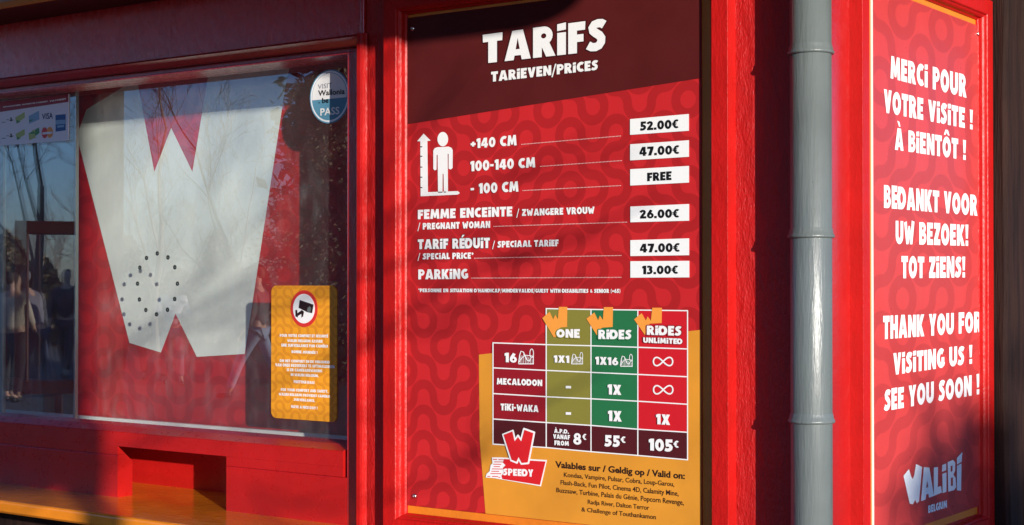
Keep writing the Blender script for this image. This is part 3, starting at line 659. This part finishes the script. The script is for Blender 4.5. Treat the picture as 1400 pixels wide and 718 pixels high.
for s_, q, o_ in [('ONE', (760.7,450.4,461.2,792.8,450,462.2), 'olive'), ('RiDES', (818.1,451,463.6,863.2,451,464), 'green'), ('RiDES', (884.4,445.4,457.8,931.6,446,459.2), 'wine'), ('UNLiMiTED', (879.4,461.4,468.6,932.9,463,470.7), 'wine'),
              ('16', (689.7,482.4,495.1,706.4,482.9,496), None), ('1X1', (756.9,485.8,495.6,778.3,486.3,496.3), None), ('1X16', (813.7,487.8,498.4,845.1,488.9,499.6), None),
              ('MECALODON', (679.2,516.9,525.6,741.3,519.4,528), None), ('TiKi-WAKA', (684.5,551.7,561,736.1,554.4,563.6), None),
              ('1X', (830.6,525.4,539.3,849.3,526.4,540.2), None), ('1X', (831,561.3,575.6,849.8,562.2,576.6), None), ('1X', (896.8,566,580,916,567,581.2), None),
              ('\u00c0.P.D.', (757.6,586,591.8,777.7,587.4,593.2), None), ('VANAF', (756.2,593.6,599.6,779.2,595,601.2), None), ('FROM', (758,602.2,608.6,777.7,603.4,609.6), None),
              ('8', (783.8,592,607.6,794.8,592.6,608.2), None), ('\u20ac', (796.4,592.8,601.3,801.3,593.2,601.8), None), ('55', (826.8,595,610.4,847.8,595.6,611.4), None), ('\u20ac', (848.7,596.3,605.3,854.8,596.8,606), None),
              ('105', (886.8,599.8,615.8,920.2,601,618), None), ('\u20ac', (921,602,611.8,927.4,602.6,612.6), None)]:
    if o_: text(SA, s_, q, M['p_'+o_] if o_ != 'green' else M['p_green'], board, layer=5, grow=.11, name='lettering_outline')
    text(SA, s_, q, Wm, board, layer=6)
for y0 in (527.6, 563.6): shape(SA, [[(773.4,y0),(780.7,y0+.2),(780.7,y0+3.6),(773.4,y0+3.4)]], Wm, board, layer=4, name='dash_mark')
for cx, cy in ((906.5, 494.4), (906.7, 533)):
    hw, hh = 13.2, 6.8
    pts = [(cx + hw*math.cos(t)/(1+.35*math.sin(t)**2), cy + hh*1.55*math.sin(t)*math.cos(t)*1.25/(1+.35*math.sin(t)**2)) for t in [2*math.pi*i/48 for i in range(49)]]
    shape(SA, rib(pts, 1.9), Wm, board, layer=4, name='infinity_symbol')
def coaster(o, k, x0, y0, x1, y1):
    u = lambda a, b_: (o[0]+(x0+(x1-x0)*a)/k, o[1]+(y0+(y1-y0)*b_)/k)
    w_ = 1.0 * (x1-x0)/k/20
    ad = []
    for a_ in [i/9 for i in range(1, 9)]:
        yy = .35+abs(a_-.35)*.6; ad += rib([u(a_, yy), u(a_, 1)], w_*.55)
    ad += rib([u(0, .97), u(1, .97)], w_*1.2)
    ad += rib([u(0, .95), u(.08, .4), u(.16, .16), u(.32, .22), u(.42, .45), u(.55, .72), u(.7, .8), u(.8, .6)], w_*1.3)
    ad += rib([u(.05, .85), u(.2, .6), u(.45, .42), u(.75, .45), u(.98, .5)], w_*1.0)
    ad += rib([(u(.86, .3)[0]+(x1-x0)/k*.12*math.cos(t), u(.86, .3)[1]+(y1-y0)/k*.28*math.sin(t)) for t in [2*math.pi*i/16 for i in range(17)]], w_)
    ad += rib([u(.97, .35), u(.97, 1)], w_)
    shape(SA, ad, Wm, board, layer=4, name='rollercoaster_symbol')
coaster((660, 410), 5.987, 293, 400, 418, 528); coaster((660, 410), 5.987, 725, 428, 820, 528); coaster((800, 410), 5.98, 288, 443, 388, 547)
# speedy emblem
ZB_ = lambda pts: zm(660, 580, 4.667, pts)
sp = [(62,216),(150,216),(408,233),(370,392),(20,340),(24,322),(45,322),(50,300),(60,280),(48,262),(70,244),(58,232)]
Wl = [(128,66),(193,40),(207,100),(225,70),(243,100),(262,28),(330,52),(292,250),(246,254),(229,220),(219,248),(180,232)]
shape(SA, [ZB_([(110,212),(410,229),(372,397),(75,345),(18,340),(24,318),(44,300),(50,262),(62,250),(58,212)])], Wm, board, layer=4, name='emblem_outline')
shape(SA, [ZB_([(135,222),(401,238),(365,388),(125,350),(120,330),(140,300),(128,280),(146,262),(130,246)])], M['p_logored'], board, layer=5, name='emblem_sign')
for (xa, ya, xb) in ((66,222,92),(100,224,132),(74,238,135),(68,253,118),(70,268,110),(60,283,128),(56,298,104),(50,313,118),(30,330,48),(60,331,98),(100,336,112)):
    shape(SA, [ZB_([(xa,ya),(xb,ya+1),(xb,ya+6),(xa,ya+5)])], M['p_logored'], board, layer=5, name='speed_line')
shape(SA, [ZB_(Wl)], Wm, board, layer=6, grow=1.1, name='emblem_letter_outline')
shape(SA, [ZB_([(133,68),(189,46),(204,110),(225,82),(246,110),(266,36),(323,57),(287,244),(249,248),(229,210),(215,240),(184,227)])], M['p_logored'], board, layer=7, name='emblem_letter')
text(SA, 'SPEEDY', (687.9,640.6,649.8,729,642,651.9), Wm, board, layer=6)
Mt = M['maroon_text']
plain(SA, 'Valables sur / Geldig op / Valid on:', (759.2,630.8,639,936.4,646.6,655), Mt, board, 2, .030)
for s_, q in [('Kondaa, Vampire, Pulsar, Cobra, Loup-Garou,', (771,646,651.9,921.9,658.8,665.2)), ('Flash-Back, Fun Pilot, Cinema 4D, Calamity Mine,', (766.5,656.5,662.4,927.9,671.4,678.2)),
              ('Buzzsaw, Turbine, Palais du G\u00e9nie, Popcorn Revenge,', (760.7,666.8,672.9,934.9,683.6,690.6)), ('Radja River, Dalton Terror', (803.6,683.3,689,887.6,691.2,697.4)), ('& Challenge of Touthankamon', (795,693.6,699.2,896.8,703.8,710.2))]:
    plain(SA, s_, q, Mt, board, 2, .012)
def screw(p, axis, parent):
    bm = bmesh.new(); n = 16; prof = [(.0062, 0), (.0055, .0022), (.0035, .0030), (.0016, .0030), (.0014, .0012)]
    def pt(r, h, t):
        if axis == 'y': return (p.x+r*math.cos(t), p.y-h, p.z+r*math.sin(t))
        return (p.x+h, p.y+r*math.cos(t), p.z+r*math.sin(t))
    rings = [[bm.verts.new(pt(r, h, 2*math.pi*k/n)) for k in range(n)] for r, h in prof]
    for a, b in zip(rings, rings[1:]):
        for k in range(n): bm.faces.new((a[k], a[(k+1) % n], b[(k+1) % n], b[k]))
    bm.faces.new(rings[-1])
    obj('screw', bm, M['steel'], parent, True)
for (x, y) in ((563.8, 39), (566.4, 678.3)): screw(on_y(x, y, YB_-.0008), 'y', board)
for px_, zz in ((952, fz1-.10),): pass

# ================================================================== SIDE WALL FRAME AND THANK-YOU BOARD
HB = .030
gy0, gy1 = YB(1180, XC+HB), YB(1358.5, XC+HB)
gz1 = ZB(1355, 22, XC+HB)+.040; gz0 = ZB(1352, 700, XC)-.045
XB_ = XC+.008
tb = thing('thanks_board', 'framed coral red board of white thank you words in three languages on the side wall', 'sign board', (XB_, (gy0+gy1)/2, gz0))
prof2 = [(0, -.0008), (0, HB-.0002), (.0002, HB), (.0385, HB), (.0405, HB-.002), (.0415, HB-.006), (.0445, HB-.008), (.0475, HB-.012), (.0490, .010), (.0525, .007), (.0525, -.0008)]
mitred('frame_rail', (gy0, gy1, gz0, gz1), prof2, lambda u, h, z: (XC+h, u, z), M['bead'], tb)
box('backing_board', XC+.0003, XC+.003, gy0+.0505, gy1-.0505, gz0+.05, gz1-.05, M['orange_back'], tb, 0)
ty0, ty1 = YB(1194, XB_), YB(1345, XB_); tz1, tz0 = ZB(1342, 37, XB_), ZB(1348, 689, XB_)
box('board_panel', XC+.0033, XB_, ty0, ty1, tz0, tz1, M['thanks_red'], tb, .0005)
box('board_edge', XC+.0033, XB_+.0006, ty0-.0008, ty0-.0002, tz0, tz1, M['white'], tb, .0004)
ST = Surf('x', XB_)
for s_, q in [('MERCi POUR', (1217.5,76.3,107,1321.2,103,133.8)), ('VOTRE ViSiTE !', (1208.5,122,153.8,1329.9,150.3,177.3)), ('\u00c0 BiENT\u00d4T !', (1223.5,174.6,204.8,1320.5,191.6,219)),
              ('BEDANKT VOOR', (1208.5,252.7,284.3,1336.2,266.6,295.2)), ('UW BEZOEK!', (1224.5,301.9,333.6,1323.8,307.4,336.3)), ('TOT ZiENS!', (1232.5,350.4,380.6,1319.5,351,379.5)),
              ('THANK YOU FOR', (1207.5,432,464,1341.6,426.3,454)), ('ViSiTING US !', (1221.4,483.3,512.8,1329.1,471.5,497.2)), ('SEE YOU SOON !', (1209.1,533,562.4,1339,511.3,539))]:
    text(ST, s_, q, Wm, tb, layer=1, track=.085)
ZL = lambda pts: zm(1220, 600, 6.083, pts)
LV = M['p_lavender']
for ad, cu in [([(93,308),(138,252),(158,318),(170,335),(183,300),(197,210),(247,235),(222,520),(205,538),(188,508),(172,545),(145,540)], None),
               ([(262,235),(308,240),(345,475),(305,490),(300,458),(282,464),(278,505),(238,520)], [(290,345),(298,402),(281,408)]),
               ([(345,238),(380,235),(378,402),(405,392),(412,447),(345,475)], None), ([(415,218),(448,205),(447,262),(412,275)], None), ([(415,292),(450,280),(450,440),(418,452)], None),
               ([(460,195),(505,175),(523,198),(522,265),(508,298),(526,325),(530,400),(515,427),(465,440)], [(485,228),(500,222),(500,268),(485,275)]),
               ([(537,160),(582,110),(577,190),(537,215)], None), ([(537,225),(575,205),(572,432),(537,428)], None)]:
    cuts = [ZL(cu)] if cu else []
    if ad[0] == (460, 195): cuts.append(ZL([(487,325),(503,320),(504,388),(487,394)]))
    shape(ST, [ZL(ad)], LV, tb, cuts, layer=1, name='logo_letter')
text(ST, 'BELGIUM', (1269,691.5,701.8,1294.8,683.6,694), LV, tb, layer=1, track=.06)
for (x, y) in ((1337.5, 46.5), (1345, 682)): screw(on_x(x, y, XB_+.0008), 'x', tb)

# ================================================================== DOWNPIPE
pc = Vector((-1.385, 2.9565)); pr = .0425
pd = (fwd.x*pc.x + fwd.y*pc.y)
def zpipe(py): return EYE + (384 - py)/2138.0 * pd
zs = [zpipe(y) for y in (-190, 71.5, 322.5, 574.5)]
pipe = thing('downpipe', 'grey painted ribbed metal rainwater downpipe in front of the kiosk corner', 'downpipe', (pc.x, pc.y, 0))
prof = [(pr, .12)]
lathe('pipe_tube', [(pr*.9, .10), (pr, .10), (pr, 2.60), (pr*.9, 2.60)], pc, M['grey'], pipe, 64)
for i, z in enumerate(zs + [z_ for z_ in (zs[-1]-.37, zs[-1]-.74)]):
    lathe('pipe_collar', [(pr+.0002, z+.016), (pr+.0016, z+.012), (pr+.0030, z+.004), (pr+.0052, z+.001), (pr+.0056, z-.002), (pr+.0040, z-.0045), (pr+.0002, z-.0050)], pc, M['grey'], pipe, 64)
for z in (zs[0]-.15, .45):
    bm = bmesh.new(); add_tube(bm, [(pc.x, pc.y+pr-.004, z), (pc.x, YW+.002, z)], .006, 8); obj('wall_bracket', bm, M['grey'], pipe)

# ================================================================== TIMBER POST PAST THE SIDE BOARD
py0 = gy1 + .006
post = thing('timber_post', 'dark stained square timber post beside the thank you board at right', 'post', (XC, py0+.1, 0))
bm = bmesh.new(); nz = 60; prof = []
rnd = random.Random(3)
def postring(z):
    k = lambda s: .003*math.sin(z*s)+.002*math.sin(z*s*2.7+1)
    return [(-1.60, py0), (-1.345+k(3), py0+.001), (-1.335+k(3), py0+.010), (-1.333+k(5), py0+.115+k(4)), (-1.338+k(5), py0+.119+k(4)), (-1.338+k(6), py0+.128+k(4)), (-1.331+k(6), py0+.133+k(4)), (-1.330+k(2), py0+.28), (-1.60, py0+.30)]
rings = [[bm.verts.new((x, y, z)) for x, y in postring(z)] for z in [i*2.66/nz for i in range(nz+1)]]
for a, b in zip(rings, rings[1:]):
    for k in range(len(a)): bm.faces.new((a[k], a[(k+1) % len(a)], b[(k+1) % len(a)], b[k]))
bm.faces.new(rings[0]); bm.faces.new(rings[-1])
obj('post_shaft', bm, M['dark_wood'], post)

# ================================================================== WHAT STANDS OPPOSITE (seen mirrored in the glass, and casting the long shadows)
def mirrored(px, dist):                # where a thing must stand to be mirrored in the glass at this column
    d = ray(px, 384); d.z = 0; d.normalize(); v = d*dist; return Vector((v.x, 2*YG - v.y, 0))
def bare_tree(name, label, loc, h, seed, group=None, depth=6, lean=.12):
    rnd = random.Random(seed); t = thing(name, label, 'tree', loc, rnd.uniform(0, 6), group)
    tr = bmesh.new(); br = bmesh.new()
    def grow(bm, p, d, l, r, k):
        pts = [p]; rad = [r]; n = 4 if k < 3 else 3
        for i in range(n):
            d = (d + Vector((rnd.gauss(0, .07), rnd.gauss(0, .07), rnd.gauss(.03, .04)))).normalized(); pts.append(pts[-1] + d*l/n); rad.append(r*(1-.42*(i+1)/n))
        add_tube(bm, pts, rad, 8 if k == 0 else (5 if k < 3 else 3), k < 2)
        if k >= depth: return
        for j in range(4 if k < 2 else (3 if k < 4 else 2)):
            a = rnd.uniform(.3, .85); q = pts[-1] if j == 0 else pts[rnd.randint(n//2, n)]
            ax = d.orthogonal().normalized(); ax = Matrix.Rotation(rnd.uniform(0, 6.28), 3, d) @ ax
            grow(br, q, (Matrix.Rotation(a*(.6 if j == 0 else 1), 3, ax) @ d).normalized(), l*rnd.uniform(.50, .74), max(.006, rad[-1]*(.85 if j == 0 else .55)), k+1)
    grow(tr, Vector((0, 0, -.1)), Vector((0, 0, 1)), h*.36, h*.0105, 0)
    m1 = bpy.data.meshes.new('trunk'); tr.to_mesh(m1); tr.free(); m2 = bpy.data.meshes.new('crown'); br.to_mesh(m2); br.free()
    for n_, m in (('trunk', m1), ('crown', m2)):
        m.materials.append(M['bark']); o = bpy.data.objects.new(n_, m); sc.collection.objects.link(o); o.parent = t
    return t
def dup(root, loc, rz, s, label):
    r = root.copy(); sc.collection.objects.link(r); r.location = loc; r.rotation_euler = (0, 0, rz); r.scale = (s, s, s); r['label'] = label
    for ch in root.children:
        c = ch.copy(); sc.collection.objects.link(c); c.parent = r
    return r
def leafy(name, label, loc, h, rad, seed, n=9000, base=.6, mat='leaf', leaf=.07, cat='tree'):
    rnd = random.Random(seed); t = thing(name, label, cat, loc)
    bm = bmesh.new(); add_tube(bm, [(0,0,-.1),(0.05,0,h*.4),(0,.05,h*.8)], [h*.02, h*.014, h*.004], 8)
    for i in range(16):
        z = h*rnd.uniform(.15, .75); a = rnd.uniform(0, 6.28); l = rad*rnd.uniform(.5, .8); add_tube(bm, [(0, 0, z), (math.cos(a)*l, math.sin(a)*l, z+l*.5)], [.03, .01], 4)
    me = bpy.data.meshes.new('trunk'); bm.to_mesh(me); bm.free(); me.materials.append(M['bark']); o = bpy.data.objects.new('trunk', me); sc.collection.objects.link(o); o.parent = t
    V, Fc = [], []
    cl = []
    for i in range(90):
        z = rnd.uniform(base/h, 1); prof_ = math.sin(math.pi*min(1, (z*.86+.14)))**.6; a = rnd.uniform(0, 6.28); r = rad*prof_*math.sqrt(rnd.random())
        cl.append(Vector((r*math.cos(a), r*math.sin(a), z*h)))
    for i in range(n):
        c = rnd.choice(cl) + Vector((rnd.gauss(0, 1), rnd.gauss(0, 1), rnd.gauss(0, 1)))*rad*.14
        u = Vector((rnd.gauss(0, 1), rnd.gauss(0, 1), rnd.gauss(0, 1))).normalized(); v = u.orthogonal().normalized(); s = leaf*rnd.uniform(.5, 1.2)
        b = len(V); V += [tuple(c-u*s), tuple(c+v*s*.5), tuple(c+u*s), tuple(c-v*s*.5)]; Fc.append((b, b+1, b+2, b+3))
    me = bpy.data.meshes.new('crown'); me.from_pydata(V, [], Fc); me.materials.append(M[mat]); o = bpy.data.objects.new('crown', me); sc.collection.objects.link(o); o.parent = t
    return t
t1 = bare_tree('bare_tree', 'tall bare winter tree mirrored in the left of the counter glass', mirrored(55, 30), 9.5, 4)
tg = 'bare winter trees of the wood across the square'
dup(t1, mirrored(215, 34), 1.3, .85, 'bare winter tree mirrored between the top points of the white W')
t3 = dup(t1, mirrored(325, 30), 2.3, .72, 'bare winter tree mirrored beside the evergreen in the glass')
rnd = random.Random(11)
for i in range(26):
    p = mirrored(-250 + i*34 + rnd.uniform(-10, 10), rnd.uniform(42, 60)); o = dup(t1, p, rnd.uniform(0, 6.28), rnd.uniform(.42, .62), 'bare winter tree in the wood far across the square'); o['group'] = tg
leafy('evergreen_tree', 'big dull green evergreen tree mirrored at the right of the glass', mirrored(447, 24), 4.6, .95, 5, 45000, .2, leaf=.045)
leafy('evergreen_shrub', 'shorter evergreen shrub mirrored near the right end of the glass', mirrored(500, 26), 5.2, 1.2, 8, 42000, .2, leaf=.045)
V, Fc = [], []
for i in range(60000):
    k = rnd.random(); p = mirrored(-300 + 900*k, 40 + rnd.gauss(0, .8)); z = rnd.random()**.8*(2.0 + .5*math.sin(k*40) + .3*math.sin(k*97))
    c = p + Vector((0, 0, z)); u = Vector((rnd.gauss(0, 1), rnd.gauss(0, 1), rnd.gauss(0, 1))).normalized(); v = u.orthogonal().normalized(); s = rnd.uniform(.05, .14)
    b = len(V); V += [tuple(c-u*s), tuple(c+v*s*.5), tuple(c+u*s), tuple(c-v*s*.5)]; Fc.append((b, b+1, b+2, b+3))
me = bpy.data.meshes.new('hedge'); me.from_pydata(V, [], Fc); tag(link('undergrowth', me, M['hedge']), kind='stuff', label='brown winter undergrowth along the edge of the wood', cat='undergrowth')

# people on the square, dimly mirrored in the glass
def skin(name, nodes, edges, mat, parent, sub=2):
    me = bpy.data.meshes.new(name); me.from_pydata([n[0] for n in nodes], edges, []); o = bpy.data.objects.new(name, me); sc.collection.objects.link(o)
    o.modifiers.new('s', 'SKIN'); s = o.modifiers.new('u', 'SUBSURF'); s.levels = sub
    for i, n in enumerate(nodes):
        r = n[1]; me.skin_vertices[0].data[i].radius = r if isinstance(r, tuple) else (r, r)
    me.skin_vertices[0].data[0].use_root = True
    dg = bpy.context.evaluated_depsgraph_get(); dg.update(); m2 = bpy.data.meshes.new_from_object(o.evaluated_get(dg)); bpy.data.objects.remove(o); bpy.data.meshes.remove(me)
    for p in m2.polygons: p.use_smooth = True
    m2.materials.clear(); m2.materials.append(mat); o = bpy.data.objects.new(name, m2); sc.collection.objects.link(o); o.parent = parent; return o
M['skin'] = principled('skin', (.52, .30, .21), .5).m
def cloth(name, c): 
    g = principled(name, c, .8); g.put(g.b.inputs['Normal'], g.bump(g.noise(30, 4), .01)); return g.m
def person(label, loc, rz, h, jacket, trousers, hair, step=.16, bend=0, arm=0):
    t = thing('person', label, 'person', loc, rz, 'people crossing the square'); k = h/1.75
    S_ = lambda *p: tuple(c*k for c in p)
    b = bend
    body = [(S_(0,0,.95), .11*k), (S_(0,b*.3,1.15), .11*k), (S_(0,b*.7,1.38), .12*k), (S_(0,b,1.50), .055*k), (S_(0,b+.01,1.58), .075*k), (S_(0,b+.02,1.66), .085*k), (S_(0,b+.01,1.73), .055*k)]
    E = [(0,1),(1,2),(2,3),(3,4),(4,5),(5,6)]
    for s in (-1, 1):
        i = len(body); body += [(S_(s*.17,b*.8,1.40), .05*k), (S_(s*.24,b*.6-s*.05,1.14), .042*k), (S_(s*.23,b*.6-s*.02+.12+arm*.12,.92+arm*.22), .032*k), (S_(s*.225,b*.6+.16+arm*.14,.85+arm*.30), .026*k)]
        E += [(2, i), (i, i+1), (i+1, i+2), (i+2, i+3)]; hnd = i+3
        for f, (fx, fy) in enumerate(((-.02,.01),(-.007,.02),(.007,.018),(.02,.008),(.03,-.02))):
            j = len(body); body += [(S_(s*.225+fx, b*.6+.17+fy+arm*.17, .81+arm*.33), .0085*k), (S_(s*.225+fx, b*.6+.165+fy+arm*.20, (.765 if f < 4 else .80)+arm*.34), .007*k)]; E += [(hnd, j), (j, j+1)]
        i = len(body); body += [(S_(s*.09,0,.90), .085*k), (S_(s*.10,s*step*.5+.03,.50), .058*k), (S_(s*.10,s*step,.09), .038*k), (S_(s*.10,s*step+.14,.035), .032*k)]
        E += [(0, i), (i, i+1), (i+1, i+2), (i+2, i+3)]
    skin('body', body, E, M['skin'], t)
    jk = [(S_(0,0,.92), .155*k), (S_(0,b*.3,1.15), .150*k), (S_(0,b*.7,1.40), .150*k), (S_(0,b,1.49), .085*k)]; E = [(0,1),(1,2),(2,3)]
    for s in (-1, 1):
        i = len(jk); jk += [(S_(s*.18,b*.8,1.40), .075*k), (S_(s*.245,b*.6-s*.05,1.14), .065*k), (S_(s*.23,b*.6-s*.02+.11+arm*.12,.93+arm*.21), .052*k)]; E += [(2, i), (i, i+1), (i+1, i+2)]
    skin('jacket', jk, E, cloth('jacket_cloth', jacket), t)
    tr = [(S_(0,0,.93), .125*k)]; E = []
    for s in (-1, 1):
        i = len(tr); tr += [(S_(s*.09,0,.86), .10*k), (S_(s*.10,s*step*.5+.03,.50), .075*k), (S_(s*.10,s*step,.12), .058*k)]; E += [(0, i), (i, i+1), (i+1, i+2)]
    skin('trousers', tr, E, cloth('trouser_cloth', trousers), t)
    skin('hair', [(S_(0,b-.055,1.58), .055*k), (S_(0,b-.045,1.68), .085*k), (S_(0,b,1.745), .065*k)], [(0,1),(1,2)], cloth('hair', hair), t, 1)
    for s in (-1, 1):
        skin('shoe', [(S_(s*.10,s*step-.03,.045), .045*k), (S_(s*.10,s*step+.09,.04), .045*k), (S_(s*.10,s*step+.19,.03), .032*k)], [(0,1),(1,2)], M['black'], t, 1)
    return t
person('person in a pale beige coat, mirrored at the far left of the glass', mirrored(14, 21), 2.6, 1.66, (.42,.36,.28), (.03,.03,.04), (.05,.03,.02), .12, .03, .5)
person('person in a grey hooded jacket bending forward, mirrored inside the empty maroon sign frame', mirrored(50, 22), 1.3, 1.70, (.16,.15,.18), (.03,.035,.07), (.16,.15,.18), .20, .22, .8)
person('person in a dark coat walking, mirrored inside the empty maroon sign frame', mirrored(90, 26), -.6, 1.74, (.03,.03,.045), (.03,.03,.04), (.04,.025,.02), .28)
person('person in pale blue trousers striding, mirrored beside the amber sign', mirrored(352, 21), 1.2, 1.74, (.06,.055,.06), (.26,.34,.46), (.10,.06,.03), .36)
person('person in a white jacket, mirrored below the white W', mirrored(236, 24), -1.0, 1.60, (.50,.48,.48), (.08,.09,.14), (.12,.07,.04), .25, .05, 1)
person('person in a brown jacket, mirrored left of the white W', mirrored(182, 25), 2.0, 1.78, (.10,.06,.04), (.05,.05,.06), (.05,.03,.02), .30, 0, .3)
# shelter post mirrored at the top left of the glass
sp_ = mirrored(136, 9.5)
sh = thing('shelter_post', 'brown timber shelter post mirrored at the upper left of the glass', 'post', sp_)
bm = bmesh.new(); add_box(bm, sp_.x-.10, sp_.x+.10, sp_.y-.10, sp_.y+.10, 0, 3.4, .01); obj('post_shaft', bm, M['dark_wood'], sh)
bm = bmesh.new(); add_box(bm, sp_.x-.16, sp_.x+.16, sp_.y-.16, sp_.y+.16, 0, .22, .02); obj('post_base', bm, M['paving'], sh)
# added unseen board right of the viewer, shaped to shade the kiosk's left
def sunward(x, y, d): return Vector((x + SUN_AZ.x*d, y + SUN_AZ.y*d, 0))
edge = sunward(XA(145, YR), YR, 6.0); nrm = Vector((SUN_AZ.y, -SUN_AZ.x, 0))       # across the sunlight
if nrm.dot(Vector((-1, 0, 0))) < 0: nrm = -nrm
mb = thing('shadow_board', 'added unseen timber board on two posts that shades the left of the kiosk', 'shadow board', edge + nrm*.75)
def quad_slab(name, p, q, z0, z1, th_, mat, parent):
    d = (q-p).normalized(); n = Vector((-d.y, d.x, 0))*th_/2; bm = bmesh.new()
    vs = [bm.verts.new((c.x, c.y, z)) for z in (z0, z1) for c in (p-n, q-n, q+n, p+n)]
    for f in ((0,3,2,1),(4,5,6,7),(0,1,5,4),(1,2,6,5),(2,3,7,6),(3,0,4,7)): bm.faces.new([vs[i] for i in f])
    bmesh.ops.bevel(bm, geom=bm.edges[:], offset=.004, segments=1, affect='EDGES'); obj(name, bm, mat, parent)
zb = EYE - .60 + 6*math.tan(R(SUN_EL))
quad_slab('board', edge, edge+nrm*1.5, zb, 3.35, .05, M['brown_wood'], mb)
for s in (.055, 1.42): quad_slab('leg', edge+nrm*(s-.05)+Vector((SUN_AZ.x, SUN_AZ.y, 0))*.08, edge+nrm*(s+.05)+Vector((SUN_AZ.x, SUN_AZ.y, 0))*.08, 0, 3.2, .08, M['brown_wood'], mb)
# clipped hedge cone that shades the bottom of the side board
cpt = sunward(XC, 3.95, 16.0)
leafy('clipped_conifer', 'dense conifer standing in the sun across the square', cpt, EYE-.52+16*math.tan(R(SUN_EL)), .9, 21, 4500, .1, leaf=.09, cat='conifer')

# bare tree on the sunny side, its branches throw the soft streaks over the poster
dup(t1, sunward(-5.6, 3.0, 15), .6, .62, 'bare winter tree standing toward the sun beyond the added shadow board')
dup(t1, sunward(-5.45, 3.2, 9.5), 2.1, .75, 'small bare tree just beyond the added shadow board')
# tall evergreens that close the square opposite the price board
for i, (px_, dist, h_, r_) in enumerate([(560, 27, 9, 2.2), (680, 26, 10, 2.4), (820, 27, 9.5, 2.4), (960, 26, 10.5, 2.5), (1110, 27, 10, 2.5), (1290, 27, 9, 2.5)]):
    ords = ('nearest the counter window side', 'second from the counter window side', 'third from the counter window side', 'fourth from the counter window side', 'fifth from the counter window side', 'farthest from the counter window side')
    leafy('evergreen_tree', 'dark tall evergreen behind the viewer, ' + ords[i], mirrored(px_, dist), h_, r_, 30+i, 12000, .2, 'needle', .16)['group'] = 'evergreens behind the viewer'

# empty maroon sign frame on a post, mirrored low at the left of the glass
ds = 7.0; cA, cB = mirrored(20, ds), mirrored(125, ds)
ax_ = (cB - cA).normalized(); zt_, zb_ = EYE + (384-300)/2138*ds*.93, EYE + (384-543)/2138*ds*.93; nx_ = Vector((-ax_.y, ax_.x, 0))
sf = thing('sign_frame', 'empty maroon sign frame on a post, mirrored low at the left of the glass', 'sign frame', (cA + cB)/2)
M['maroonpaint'] = paint('maroon_paint', (.050, .003, .004), .5, .0008, spec=.3)
Wd = (cB - cA).length
mitred('frame_rail', (0, Wd, zb_, zt_), [(0, 0), (0, .03), (.052, .03), (.058, .024), (.058, 0)], lambda u, h, z: tuple(cA + ax_*u + nx_*h + Vector((0, 0, z))), M['maroonpaint'], sf)
quad_slab('post', cA + ax_*(Wd/2-.04) + nx_*.02, cA + ax_*(Wd/2+.04) + nx_*.02, 0, zb_-.002, .06, M['maroonpaint'], sf)
